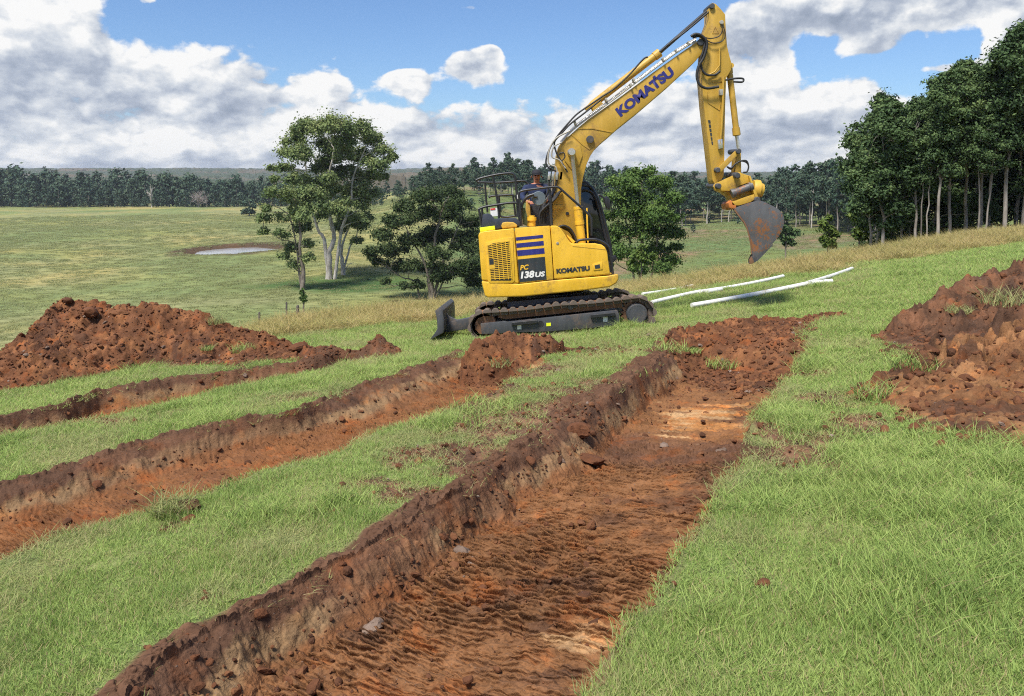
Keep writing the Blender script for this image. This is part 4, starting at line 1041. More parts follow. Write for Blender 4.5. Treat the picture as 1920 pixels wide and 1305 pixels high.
    # roof gear behind the engine
    pr('intake_hood', [z7(255, 770), z7(270, 612), z7(330, 598), z7(365, 612), z7(405, 665), z7(450, 655), z7(640, 648), z7(690, 690), z7(692, 738), z7(440, 775)], 13.45, 14.6, M_PLAST, root, bev=0.02)
    pr('muffler_shroud', [z7(478, 742), z7(490, 705), z7(540, 695), z7(620, 700), z7(660, 730), z7(655, 758), z7(490, 772)], 13.40, 13.9, M_HITCH, root, bev=0.03, seg=3)
    pr('hazard_plate', [z7(236, 760), z7(405, 738), z7(412, 782), z7(240, 808)], 13.36, 13.42, M_LIME, root, bev=0.008)
    sg = pr('warning_sign', [z7(355, 545), z7(450, 535), z7(455, 628), z7(360, 636)], 14.2, 14.215, M_WHITE, root, bev=0)
    pr('sign_header', [z7(357, 546), z7(412, 540), z7(413, 560), z7(358, 566)], 14.194, 14.201, M_REDD, sg, bev=0)
    c1 = W(*z7(820, 745), 13.7); c2 = W(*z7(820, 625), 13.7)
    cyl('tank_filler', c1, c2, [(0, .065), (.55, .065), (.55, .09), (.85, .09), (.85, .06), (1, .06)], M_YEL, root, root)
    pr('filler_bracket', [z7(770, 745), z7(780, 640), z7(860, 640), z7(868, 745)], 13.75, 13.9, M_YEL, root, bev=0.01)
    pr('pillar', [z7(755, 640), z7(755, 470), z7(800, 440), z7(810, 640)], 14.3, 14.42, M_BOOM, root, bev=0.01)
    # ---- cab on the far side
    cabP = [(992, 505), (994, 362), (1000, 352), (1088, 343), (1103, 348), (1112, 358), (1123, 382), (1133, 418), (1142, 458), (1147, 490)]
    cab = pr('cab', cabP, 14.78, 15.66, M_GLASS, root, bev=0.03)
    bm = bmesh.new()
    edge = [(992, 505), (994, 364), (1000, 352), (1088, 342), (1103, 347), (1113, 358), (1124, 382), (1134, 418), (1143, 458), (1148, 492)]
    for Y in (14.77, 15.66): add_tube(bm, catmull([W(p[0], p[1], Y) if Y < 15 else np.array([W(p[0], p[1], 14.77)[0], Y, W(p[0], p[1], 14.77)[2]-SLP*.89]) for p in edge], 4), .035)
    ins = [z7(1390, 345), z7(1440, 338), z7(1500, 365), z7(1540, 430), z7(1590, 600), z7(1640, 820), z7(1680, 970)]
    add_tube(bm, catmull(wt(ins, 14.75), 4), .03)
    bm_obj('cab_frame', bm, M_BLK, cab, root)
    P2 = [(996, 351), (1000, 346), (1085, 337), (1106, 345), (1112, 352), (1088, 348)]
    pr('cab_roof', P2, 14.74, 15.70, M_BLK, cab, bev=0.015)
    pr('cab_rear_panel', [(993, 505), (994, 385), (1034, 380), (1036, 505)], 14.40, 14.77, M_BLK, root, bev=0.02)
    mr = pr('mirror', [z7(1638, 430), z7(1650, 405), z7(1675, 405), z7(1700, 440), z7(1712, 520), z7(1700, 552), z7(1665, 540), z7(1645, 490)], 14.2, 14.26, M_BLK, root, bev=0.015)
    tube('mirror_arm', [z7(1570, 400), z7(1590, 395), z7(1625, 420), z7(1640, 470)], 14.3, .018, M_BLK, mr, root)
    pr('front_lamp', [(1146, 482), (1154, 478), (1157, 486), (1148, 494)], 14.3, 14.45, M_BLK, root, bev=0.01)
    # ---- boom
    boomP = [z2(840-652, 1270), (1037, 440), (1037.5, 400), (1041, 352), (1042, 310), (1043.5, 290), (1047, 275), (1055, 263), (1069, 253), (1084, 239.5), (1103, 223.5), (1164, 181), (1225, 135.5), (1286.5, 92), (1306, 79), (1316, 77), (1322, 84), (1321, 94), (1305, 113.5), (1256, 159), (1194.6, 211.5), (1160, 239), (1142, 255), (1128, 267), (1116, 279), (1107, 292), (1100, 308), (1094, 330), (1090, 352), (1089, 400), (1088, 446), (1062, 462)]
    boom = pr('boom', boomP[1:], 14.24, 14.66, M_BOOM, root, bev=0.012)
    text('maker_lettering', 'KOMATSU', z2(600, 716), z2(934, 453), 18.3, 14.237, M_BLUE, boom, root, 0.05)
    pr('sensor_plate', [z2(795, 470), z2(808, 460), z2(818, 472), z2(804, 483)], 14.225, 14.24, M_BLUE, boom, bev=0)
    pr('boom_rib', [z2(340, 782), z2(430, 782), z2(545, 806), z2(545, 811), z2(430, 789), z2(342, 790)], 14.23, 14.245, M_BOOM, boom, bev=0)
    pr('boom_rib', [z2(296, 822), z2(303, 818), z2(365, 875), z2(415, 910), z2(410, 917), z2(360, 882)], 14.23, 14.245, M_BOOM, boom, bev=0)
    pin('boom_boss', *z2(413, 852), 14.18, 14.3, 7, M_STEEL, boom, root)
    pin('boom_pivot', *z2(302, 930), 13.98, 14.95, 7.2, M_CHROME, boom, root)
    pr('pivot_plate', [(1058, 300), (1055, 280), (1062, 265), (1076, 262), (1088, 272), (1092, 292), (1086, 310), (1072, 318)], 14.215, 14.245, M_BOOM, boom, bev=0.006)
    pr('warning_plate', [z1(836, 404), z1(898, 404), z1(898, 432), z1(836, 434)], 14.225, 14.245, M_HITCH, boom, bev=0.003)
    pin('boom_port', *z1(926, 458), 14.22, 14.26, 3.2, M_RUB, boom, root)
    # boom cylinders
    for Y in (14.05, 14.85):
        a = W(*z2(302, 930), 14.05); b = W(1092, 470, 14.05); a[1] = b[1] = Y
        kk = (b-a)
        bc = cyl('boom_cylinder', a+kk*.55, b, [(0, .062), (0, .088), (.06, .088), (.06, .082), (.33, .082), (.33, .092), (.40, .092), (.40, .082), (1, .082)], M_YEL, root, root, 24)
        cyl('piston_rod', a, a+kk*.60, [(0, .05), (.03, .036), (1, .036)], M_CHROME, bc, root)
    tube('cylinder_pipe', [z1(1046, 424), z1(1048, 520), z1(1053, 635)], 13.98, .016, M_YEL, root, root)
    # ---- arm
    armP = [(1329.5, 16), (1331, 8), (1336, 4.5), (1343, 7.5), (1352, 17), (1360, 27), (1361, 50), (1363.5, 86), (1368, 105), (1372, 119), (1371, 131), (1362, 146), (1360, 200), (1358.5, 276), (1358.5, 300), (1357, 330), (1348, 345), (1341, 346), (1336, 338), (1329, 276), (1320, 199), (1315.5, 147), (1316.5, 116), (1319, 90), (1318.5, 66), (1329.5, 37)]
    arm = pr('arm', armP, 14.27, 14.63, M_BOOM, root, bev=0.012)
    pin('arm_pivot', *z2(1160, 35), 14.22, 14.68, 5.0, M_STEEL, arm, root)
    pin('arm_pivot', *z2(1092, 258), 14.2, 14.7, 6.5, M_STEEL, arm, root)
    pin('arm_port', *z2(1218, 135), 14.235, 14.3, 3.6, M_PIPE, arm, root)
    for q in ([(1140, 490), (1232, 486), (1232, 500), (1140, 503)],): pr('arm_rib', [z2(1155, 490), z2(1232, 484), z2(1232, 497), z2(1155, 503)], 14.255, 14.275, M_BOOM, arm, bev=0)
    tube('arm_rib', [z2(1130, 560), z2(1135, 630), z2(1205, 675), z2(1210, 640)], 14.265, .008, M_BOOM, arm, root, False)
    tube('arm_pipe', [z2(1228, 470), z2(1226, 640), z2(1216, 800), z2(1208, 880)], 14.22, .022, M_BOOM, arm, root, False)
    tube('arm_pipe', [z2(1205, 290), z2(1205, 400), z2(1175, 440), z2(1130, 462)], 14.23, .014, M_BOOM, arm, root, False)
    pr('arm_clamp', [z2(1195, 855), z2(1222, 850), z2(1224, 905), z2(1200, 912)], 14.2, 14.275, M_CHROME, arm, bev=0.004)
    pr('arm_clamp', [z2(1205, 545), z2(1228, 545), z2(1228, 582), z2(1205, 582)], 14.2, 14.275, M_PIPE, arm, bev=0.004)
    tube('arm_triangle', [z2(1160, 205), z2(1178, 165), z2(1200, 205), z2(1160, 205)], 14.268, .005, M_HITCH, arm, root, False)
    for k in range(6): pr('arm_mark', [z2(1134+k*4, 735+k*26), z2(1148+k*3, 735+k*26), z2(1150+k*3, 753+k*26), z2(1137+k*4, 755+k*26)], 14.264, 14.272, M_DECAL, arm, bev=0)
    # arm cylinder on top of the boom
    a = W(*z2(1150, 50), 14.45); b = W(*z2(838, 322), 14.45); c = W(*z2(385, 672), 14.45)
    ac = cyl('arm_cylinder', b, c, [(0, .04), (0, .085), (.07, .085), (.07, .072), (.9, .072), (.95, .05), (1, .05)], M_BOOM, root, root, 24)
    cyl('piston_rod', a, b, [(0, .05), (.05, .034), (1, .034)], M_RUB, ac, root)  # rod's dark reflection put into its colour with the hose black
    tube('return_hose', [z2(1140, 72), z2(1000, 190), z2(900, 265), z2(838, 318)], 14.30, .018, M_RUB, ac, root)
    pr('cylinder_bracket', [z2(420, 650), z2(470, 612), z2(500, 640), z2(440, 690)], 14.36, 14.54, M_BOOM, boom, bev=0.008)
    # pipes and hoses along the boom
    for k, (o, rr, mm) in enumerate(((0, .014, M_PIPE), (9, .013, M_CHROME), (17, .012, M_PIPE))):
        tube('boom_pipe', [z2(1060, 252-o), z2(1000, 285-o), z2(900, 350-o), z2(700, 500-o), z2(500, 650-o), z2(360, 752-o), z2(290, 812-o), z2(232, 880-o)], 14.22+.05*k, rr, mm, boom, root)
    for (x, y) in ((1010, 262), (935, 310), (855, 362), (675, 488), (655, 520), (505, 610), (315, 750)):
        pr('pipe_clamp', [z2(x-2, y-8), z2(x+8, y-14), z2(x+16, y+6), z2(x+6, y+12)], 14.17, 14.30, M_PIPE, boom, bev=0.004)
    tube('boom_hose', [z2(765, 348), z2(735, 365), z2(650, 460), z2(560, 542), z2(480, 595), z2(400, 650), z2(330, 700), z2(265, 770), z2(215, 830), z2(175, 890), z2(150, 950), z2(143, 1000), z2(165, 1030), z2(205, 1048)], 14.2, .016, M_RUB, boom, root)
    tube('boom_hose', [z2(480, 610), z2(380, 690), z2(290, 760), z2(235, 820), z2(195, 870), z2(205, 930), z2(235, 985), z2(275, 1055)], 14.16, .016, M_RUB, boom, root)
    tube('boom_hose', [z2(290, 800), z2(200, 850), z2(160, 930), z2(160, 1000), z2(200, 1020), z2(212, 1050)], 14.12, .015, M_PIPE, boom, root)
    tube('boom_hose', [z2(240, 870), z2(190, 900), z2(180, 960), z2(225, 980), z2(262, 1030)], 14.14, .013, M_PIPE, boom, root)
    tube('boom_hose', [z2(222, 940), z2(250, 935), z2(258, 960), z2(240, 985)], 14.1, .012, M_RUB, boom, root)
    for k, x in enumerate((165, 188, 212, 238, 262)):
        tube('swing_hose', [z2(x, 1040+6*k), z2(x-4, 1110), z2(x-14-4*k, 1180), z2(x-50-3*k, 1240), z2(x-70, 1290+8*k)], 14.12+.05*k, .018, M_RUB if k % 2 == 0 else M_PIPE, boom, root)
        pr('hose_ferrule', [z2(x-8, 1050), z2(x+8, 1050), z2(x+2, 1100), z2(x-13, 1100)], 14.09+.05*k, 14.14+.05*k, M_CHROME, boom, bev=0.004)
    for k in range(5): tube('house_hose', [z1(760+9*k, 520), z1(758+10*k, 460-6*k), z1(790+8*k, 420-8*k), z1(850+4*k, 370-9*k), z1(885+2*k, 320)], 14.08+.03*k, .019, M_RUB, root, root)
    for k in range(4): tube('house_hose', [z1(868+4*k, 548-5*k), z1(900, 532+5*k), z1(940, 548+7*k), z1(968, 590+8*k), z1(985, 640)], 13.9+.05*k, .020, M_RUB, root, root)
    pr('hose_guard', [z1(922, 585), z1(976, 630), z1(960, 641), z1(926, 600)], 13.8, 14.0, M_YEL, root, bev=0.004)
    tube('joint_hose', [z2(1030, 222), z2(1060, 208), z2(1100, 222), z2(1128, 265), z2(1110, 345), z2(1075, 410), z2(1066, 470), z2(1085, 520), z2(1130, 540), z2(1200, 530)], 14.16, .026, M_RUB, arm, root)
    tube('joint_hose', [z2(1040, 230), z2(1080, 222), z2(1115, 250), z2(1105, 310), z2(1088, 370), z2(1100, 430), z2(1130, 458), z2(1175, 458), z2(1208, 435)], 14.20, .022, M_RUB, arm, root)
    tube('joint_hose', [z2(1100, 225), z2(1150, 235), z2(1200, 222), z2(1220, 190), z2(1218, 145)], 14.22, .010, M_RUB, arm, root)
    tube('joint_hose', [z2(1110, 235), z2(1160, 262), z2(1215, 255), z2(1240, 215), z2(1225, 150)], 14.21, .010, M_RUB, arm, root)
    # ---- bucket cylinder and linkage
    a = W(*z2(1262, 408), 14.45); b = W(*z2(1310, 832), 14.45); c = W(*z2(1323, 925), 14.45)
    bc = cyl('bucket_cylinder', a, b, [(0, .05), (.02, .062), (.10, .062), (.10, .050), (.12, .058), (.88, .058), (.88, .072), (.985, .076), (1, .05)], M_BOOM, root, root, 24)
    cyl('piston_rod', b, c, [(0, .034), (1, .034)], M_CHROME, bc, root)
    cyl('cylinder_eye', a+np.array([0, -.16, 0]), a+np.array([0, .16, 0]), [(0, .05), (1, .05)], M_HITCH, bc, root)
    tube('guard_loop', [z2(1240, 490), z2(1300, 480), z2(1343, 480), z2(1352, 490), z2(1340, 502), z2(1290, 500)], 14.2, .018, M_RUB, bc, root)
    for Y in (14.20, 14.64):
        pr('link_arm', [z2(1185, 1035), z2(1200, 1020), z2(1310, 915), z2(1330, 912), z2(1336, 928), z2(1222, 1045), z2(1210, 1058), z2(1192, 1055)], Y, Y+.06, M_BOOM, root, bev=0.006)
    pr('tipping_link', [z2(1308, 925), z2(1336, 920), z2(1338, 1050), z2(1332, 1078), z2(1308, 1080), z2(1300, 1050)], 14.30, 14.58, M_BOOM, root, bev=0.01)
    for (x, y, r_) in ((1195, 1040, 5), (1323, 925, 5), (1316, 1075, 5.5)): pin('link_pin', *z2(x, y), 14.15, 14.72, r_, M_STEEL, root, root)
    for k in range(2): tube('hitch_hose', [z2(1250, 1020), z2(1275, 1028+6*k), z2(1300, 1005), z2(1335, 985), z2(1370, 985+10*k), z2(1382, 1020), z2(1372, 1050), z2(1350, 1055)], 14.2+.12*k, .015, M_RUB, root, root)
    # ---- tilting hitch
    hp = [z3(378, 268), z3(386, 248), z3(402, 240), z3(530, 182), z3(560, 160), z3(580, 172), z3(640, 192), z3(655, 230), z3(560, 262), z3(545, 285), z3(505, 300), z3(440, 298), z3(404, 304), z3(386, 292)]
    hitch = pr('tilt_hitch', hp, 14.16, 14.24, M_HITCH, root, bev=0.006)
    pr('hitch_cheek', hp, 14.66, 14.74, M_HITCH, hitch, bev=0.006)
    pr('hitch_body', [z3(440, 290), z3(520, 270), z3(640, 200), z3(690, 330), z3(690, 360), z3(560, 400), z3(500, 395), z3(512, 360), z3(500, 330)], 14.25, 14.65, M_HITCH, hitch, bev=0.01)
    pr('hitch_plate', [z3(505, 380), z3(600, 345), z3(676, 320), z3(690, 352), z3(640, 380), z3(560, 404), z3(510, 402)], 14.10, 14.8, M_HITCH, hitch, bev=0.008)
    pr('hitch_plate', [z3(630, 190), z3(642, 190), z3(705, 360), z3(690, 372), z3(672, 330)], 14.08, 14.82, M_HITCH, hitch, bev=0.006)
    a = W(*z3(505, 320), 14.14); b = W(*z3(655, 262), 14.14)
    cyl('tilt_cylinder', a, b, [(0, .05), (0, .085), (.15, .085), (.15, .07), (.85, .07), (.85, .085), (1, .085)], M_BUCKET, hitch, root)
    a = W(*z3(690, 285), 14.45)
    cyl('tilt_drum', a+np.array([-.10, 0, -.0]), a+np.array([.10, 0, -.03]), [(0, .17), (.3, .19), (.6, .19), (.62, .15), (1, .13)], M_HITCH, hitch, root, 28)
    for (x, y, r_) in ((415, 265, 5.2), (548, 187, 5.5), (693, 362, 5.5)): pin('hitch_pin', *z3(x, y), 14.04, 14.8, r_, M_STEEL, hitch, root)
    pr('hitch_lock', [z3(482, 385), z3(500, 365), z3(540, 405), z3(535, 430), z3(490, 420)], 14.1, 14.6, M_RUSTY, hitch, bev=0.008)
    # ---- bucket
    SHX[0] = 0.30
    side = [z3(528, 425), z3(570, 408), z3(625, 388), z3(700, 368), z3(740, 376), z3(790, 402), z3(840, 428), z3(868, 456), z3(884, 492), z3(886, 530), z3(872, 575), z3(845, 630), z3(790, 690), z3(735, 745), z3(692, 798), z3(650, 822), z3(636, 820), z3(634, 796), z3(655, 755), z3(650, 690), z3(640, 630), z3(622, 565), z3(600, 520), z3(560, 470)]
    bk = pr('bucket', side, 13.78, 13.815, M_BUCKET, root, bev=0.006)
    o = prism('bucket_side', [(W(a, b, 13.78)[0]+.30*1.17, W(a, b, 13.78)[2]-SLP*1.17) for a, b in side], 14.95, 14.985, M_BUCKET, bk, root, 0.006, 1, True)
    back = [side[i] for i in range(0, 17)]
    Q = [np.array([W(a, b, 13.78)[0], W(a, b, 13.78)[2]]) for a, b in back]
    cen = np.mean(Q, axis=0); inner = [q+(cen-q)/np.linalg.norm(cen-q)*0.035 for q in Q]
    bm = bmesh.new()
    for i in range(len(Q)-1): add_prism(bm, [tuple(Q[i]), tuple(Q[i+1]), tuple(inner[i+1]), tuple(inner[i])], 13.815, 14.95, 0, pl=True)
    bmesh.ops.remove_doubles(bm, verts=bm.verts, dist=1e-4)
    bm_obj('bucket_shell', bm, M_BUCKET, bk, root)
    pr('cutting_edge', [z3(634, 796), z3(650, 770), z3(660, 790), z3(668, 812), z3(650, 824), z3(634, 826)], 13.76, 15.0, M_DIRT, bk, bev=0.004)
    pr('bucket_wear_strip', [z3(650, 770), z3(690, 796), z3(745, 735), z3(800, 682), z3(806, 688), z3(750, 744), z3(694, 802), z3(650, 824)], 13.765, 13.782, M_STEEL, bk, bev=0)
    pr('bucket_lip_strip', [z3(528, 425), z3(560, 470), z3(600, 520), z3(622, 565), z3(640, 630), z3(650, 690), z3(655, 755), z3(645, 756), z3(640, 690), z3(629, 632), z3(612, 570), z3(592, 527), z3(552, 478), z3(524, 436)], 13.765, 13.79, M_DIRT, bk, bev=0)
    for Y in (14.2, 14.6): pr('bucket_ear', [z3(520, 440), z3(500, 405), z3(520, 380), z3(690, 345), z3(712, 355), z3(716, 380), z3(640, 405)], Y, Y+.06, M_BUCKET, bk, bev=0.006)
    SHX[0] = 0.0
    # ---- rails, posts
    def rail(pts, Y, r=.021, sm=True, par=None): return tube('guard_rail', [z7(*p) for p in pts], Y, r, M_BLK, par or root, root, sm)
    rail([(195, 228), (250, 205), (400, 170), (520, 152), (598, 152), (630, 180), (640, 240), (655, 400), (672, 560), (690, 735)], 13.6)
    rail([(230, 242), (260, 250), (420, 254), (600, 243), (720, 234), (765, 250), (790, 285), (800, 340)], 15.3)
    rail([(385, 180), (405, 280), (430, 430), (448, 560), (455, 720)], 13.6)
    rail([(298, 262), (305, 400), (325, 590)], 15.2); rail([(195, 228), (212, 245), (232, 245)], 14.3)
    rail([(225, 552), (300, 525), (450, 500), (560, 484), (650, 480)], 13.55); rail([(226, 550), (240, 620), (262, 765)], 13.55)
    rail([(262, 545), (268, 640), (282, 750)], 14.8); rail([(338, 425), (365, 408), (480, 398), (600, 394), (615, 430), (640, 640)], 15.2)
    rail([(450, 400), (462, 520), (478, 636), (640, 630)], 15.2); rail([(640, 395), (660, 480), (665, 640)], 13.62, .026); rail([(690, 520), (700, 640), (705, 740)], 13.55, .026)
    for k in range(4): rail([(212+k*2, 262+k*40), (250+k*2, 262+k*40)], 14.8, .01, False)
    rail([(675, 400), (678, 372), (700, 352), (760, 338), (900, 320), (1000, 308), (1090, 303), (1130, 312), (1180, 355), (1300, 462), (1440, 590), (1485, 650), (1495, 700), (1497, 850)], 13.5)
    rail([(676, 395), (690, 500), (702, 735)], 13.5); rail([(1022, 330), (1032, 450), (1046, 735)], 13.55, .028)
    rail([(700, 735), (702, 560), (712, 500), (745, 440), (790, 405), (845, 388)], 13.7, .030)
    rail([(1330, 922), (1352, 905), (1420, 895), (1520, 892), (1580, 905), (1650, 940), (1690, 985), (1708, 1050), (1718, 1150), (1735, 1290)], 13.42, .024)
    rail([(1735, 1290), (1715, 1320), (1690, 1322)], 13.45, .03); rail([(1455, 270), (1500, 320)], 14.9, .02, False)
    c = W(*z7(900, 432), 13.75); cyl('round_cover', c, c+np.array([0, .06, 0]), [(0, .12), (.2, 13.2*13.75/F), (1, 13.2*13.75/F)], M_DISK, root, root, 32)
    tube('cover_handle', [z7(842, 412), z7(885, 412)], 13.74, .02, M_BLK, root, root, False)
    pr('mesh_guard', [z7(712, 530), z7(745, 540), z7(775, 640), z7(770, 740), z7(725, 725)], 13.75, 13.765, mat_paint('guard_mesh', (.10, .13, .05), .7, .3), root, bev=0)
    pr('white_fitting', [z7(652, 392), z7(672, 388), z7(676, 436), z7(656, 440)], 13.58, 13.64, M_WHITE, root, bev=0.004)
    return root
EXC = build_excavator()
# ------------------------------------------------------------------ white drain pipes on the grass
def build_pipes():
    m, g, b = mat('white_pipe'); p = pos(g)
    g.l.new(g.mix(g.sstep(g.noise(p, 5, 5, .65), .5, .72), (.80, .79, .75), (.52, .46, .37)), b.inputs['Base Color']); b.inputs['Roughness'].default_value = 0.35
    md, g2, b2 = mat('pipe_bore'); b2.inputs['Base Color'].default_value = (.03, .03, .03, 1)
    L = [((1297,577),(1512,537),.052,'long white pipe nearest the trench spill'), ((1515,534),(1597,506),.052,'white pipe laid end to end beyond the nearest long pipe'),
         ((1521,535),(1560,531),.052,'short white pipe offcut beside the joint of the two nearest pipes'), ((1312,551),(1468,520),.050,'white pipe in the middle row, its far end near the dry grass'),
         ((1222,571),(1313,550),.050,'white pipe in the middle row, its near end behind the track'), ((1326,551),(1352,546),.048,'shortest white pipe offcut beside the middle row'),
         ((1205,554),(1298,538),.048,'white pipe in the farthest row behind the drive hub')]
    for a, c, r, lab in L:
        P = G([a[0], c[0]], [a[1]+3, c[1]+3])
        n = max(2, int(np.linalg.norm(P[1]-P[0])/0.5)+2); t = np.linspace(0, 1, n)[:, None]; Q = P[0]+(P[1]-P[0])*t
        gz = ground(Q[:, 0], Q[:, 1]); k = np.polyfit(t[:, 0], gz, 2 if n > 4 else 1); Q[:, 2] = np.polyval(k, t[:, 0])+r+0.035
        root = empty('pipe', Q.mean(0), lab+' on the grass', 'pipe', 'white pipes laid out on the grass')
        bm = bmesh.new(); add_tube(bm, Q, r, 14, False)
        # thick rim and bore
        d = Vector(Q[-1]-Q[0]).normalized()
        for e, s in ((Q[0], -1), (Q[-1], 1)):
            add_tube(bm, [Vector(e), Vector(e)+d*s*.001, Vector(e)+d*s*.0015, Vector(e)-d*s*.12], [r, r, r*.88, r*.88], 14, False)
        bm_obj('pipe_wall', bm, m, root, root, 50)
        bm = bmesh.new()
        for e, s in ((Q[0], -1), (Q[-1], 1)): add_tube(bm, [Vector(e)-d*s*.11, Vector(e)-d*s*.115], r*.885, 14, True)
        bm_obj('pipe_bore', bm, md, root, root)
build_pipes()
# ------------------------------------------------------------------ fence posts below the left crest
def build_posts():
    m, g, b = mat('weathered_post'); g.l.new(g.mix(g.noise(pos(g), 8, 4, .6), (.035, .03, .028), (.16, .14, .12)), b.inputs['Base Color']); b.inputs['Roughness'].default_value = 0.9
    for (px, y0, y1, Y, r, lab) in ((485, 585, 612, 21.0, .035, 'short dark fence post in the grass beside the large soil heap'), (536, 566, 600, 21.5, .03, 'tallest thin dark fence post in the crest grass'), (557, 572, 593, 22.0, .05, 'stout grey fence post right of the tallest one')):
        a = W(px, y1, Y); t = W(px, y0, Y); gz = float(ground(np.array([a[0]]), np.array([Y]))[0])
        bm = bmesh.new(); add_cyl(bm, (a[0], Y, gz-.2), (t[0]+.02, Y, t[2]), [(0, r), (.5, r*.95), (.97, r*.9), (1, r*.6)], 7)
        for k in (.55, .8):
            z = gz+(t[2]-gz)*k; add_cyl(bm, (a[0]-r*1.3, Y, z), (a[0]+r*1.3, Y, z), [(0, .008), (1, .008)], 6)
        rt = Vector((0, 0, 0)); o = bm_obj('fence_post', bm, m, None, type('q', (), {'location': rt}))
        tag(o, lab, 'fence post', 'fence posts on the left crest')
build_posts()
# ------------------------------------------------------------------ trees
def mat_leaf(name, stops, tr=0.22):
    m, g, b = mat(name); tint = attr(g, 'tint', 'Fac'); oi = g.node('ShaderNodeObjectInfo')
    f = g.m('ADD', g.m('MULTIPLY', tint, 0.8), g.m('MULTIPLY', oi.outputs['Random'], 0.2))
    c = g.ramp(f, stops); g.l.new(c, b.inputs['Base Color']); b.inputs['Roughness'].default_value = 0.65; b.inputs['Specular IOR Level'].default_value = 0.12
    tl = g.node('ShaderNodeBsdfTranslucent'); g.l.new(c, tl.inputs[0]); mx = g.node('ShaderNodeMixShader'); mx.inputs[0].default_value = tr
    out = m.node_tree.nodes['Material Output']
    g.l.new(b.outputs[0], mx.inputs[1]); g.l.new(tl.outputs[0], mx.inputs[2]); g.l.new(mx.outputs[0], out.inputs[0]); return m
def mat_bark(name, a, c, d):
    m, g, b = mat(name); p = pos(g); n = g.noise(g.vm('MULTIPLY', p, (1, 1, .35)), 2.2, 5, .65)
    g.l.new(g.ramp(n, [(0.3, a), (0.5, c), (0.68, d)]), b.inputs['Base Color']); b.inputs['Roughness'].default_value = 0.85; return m
L_GUM = mat_leaf('gum_leaves', [(0, (0.066, 0.102, 0.040)), (.4, (0.137, 0.193, 0.070)), (.75, (0.229, 0.275, 0.101)), (1, (0.329, 0.311, 0.146))])
L_BUSH = mat_leaf('bush_leaves', [(0, (.026, .044, .018)), (.5, (.060, .092, .032)), (1, (.120, .140, .055))])
L_DENSE = mat_leaf('dense_leaves', [(0, (0.045, 0.082, 0.024)), (.5, (0.099, 0.171, 0.043)), (1, (0.185, 0.251, 0.066))])
L_DARK = mat_leaf('forest_leaves', [(0, (0.030, 0.055, 0.024)), (.5, (0.069, 0.116, 0.043)), (.85, (0.136, 0.192, 0.069)), (1, (0.201, 0.238, 0.092))], 0.12)
L_FAR = mat_leaf('far_tree_leaves', [(0, (0.032, 0.064, 0.045)), (.5, (0.064, 0.106, 0.068)), (.85, (0.106, 0.147, 0.085)), (1, (0.158, 0.158, 0.099))], 0.1)
L_LIGHT = mat_leaf('light_bush_leaves', [(0, (.06, .10, .025)), (.5, (.12, .18, .04)), (1, (.20, .24, .07))])
B_WHITE = mat_bark('pale_gum_bark', (.24, .20, .17), (.46, .42, .38), (.60, .56, .51)); B_BROWN = mat_bark('grey_brown_bark', (.07, .055, .045), (.17, .14, .115), (.26, .22, .18))
B_FOREST = mat_bark('forest_bark', (.10, .085, .07), (.24, .21, .18), (.38, .34, .29)); B_BARE = mat_bark('bare_twigs', (.20, .16, .145), (.30, .25, .235), (.38, .33, .31))

def leaves(r, cl, n, size, droop=0.35):
    "cl: clumps (x,y,z,radius,weight). Returns vertices, quads, tint of leaf sprays spread through the clumps"
    cl = np.asarray(cl); w = cl[:, 3]**2*cl[:, 4]; k = r.choice(len(cl), n, p=w/w.sum())
    d = r.normal(size=(n, 3)); d /= np.linalg.norm(d, axis=1)[:, None]
    rad = cl[k, 3]*np.abs(r.normal(0, .62, n))
    c = cl[k, :3]+d*rad[:, None]*np.array([1, 1, .85])
    nrm = d*0.7+r.normal(size=(n, 3))*0.55+np.array([0, 0, .5]); nrm /= np.linalg.norm(nrm, axis=1)[:, None]
    a = np.cross(nrm, r.normal(size=(n, 3))); a /= np.linalg.norm(a, axis=1)[:, None]; a[:, 2] -= droop*0.5; a /= np.linalg.norm(a, axis=1)[:, None]
    b = np.cross(nrm, a); s = size*r.uniform(.55, 1.35, n)
    A = a*s[:, None]*0.62; B = b*s[:, None]*0.34
    V = np.stack([c-A, c-A*0.1+B, c+A, c-A*0.1-B], 1).reshape(-1, 3)
    tc = r.uniform(0, 1, len(cl))
    t = np.clip(0.58*tc[k]+0.30*r.uniform(size=n)+0.16*(d[:, 2]), 0, 1)
    return V, np.arange(n*4).reshape(n, 4), np.repeat(t, 4)
def branch_mesh(bm, P, r0, r1, r, sides=6, wob=0.04, n=7):
    P = catmull(P, max(2, n//max(1, len(P)-1))) if len(P) > 2 else [np.asarray(P[0])+(np.asarray(P[1])-np.asarray(P[0]))*t for t in np.linspace(0, 1, 5)]
    L = np.linalg.norm(np.asarray(P[-1])-np.asarray(P[0])); Q = [np.asarray(p, float)+(r.normal(size=3)*wob*L*0.25 if 0 < i < len(P)-1 else 0) for i, p in enumerate(P)]
    t = np.linspace(0, 1, len(Q)); add_tube(bm, Q, list(r0+(r1-r0)*t**0.8), sides)
    return Q
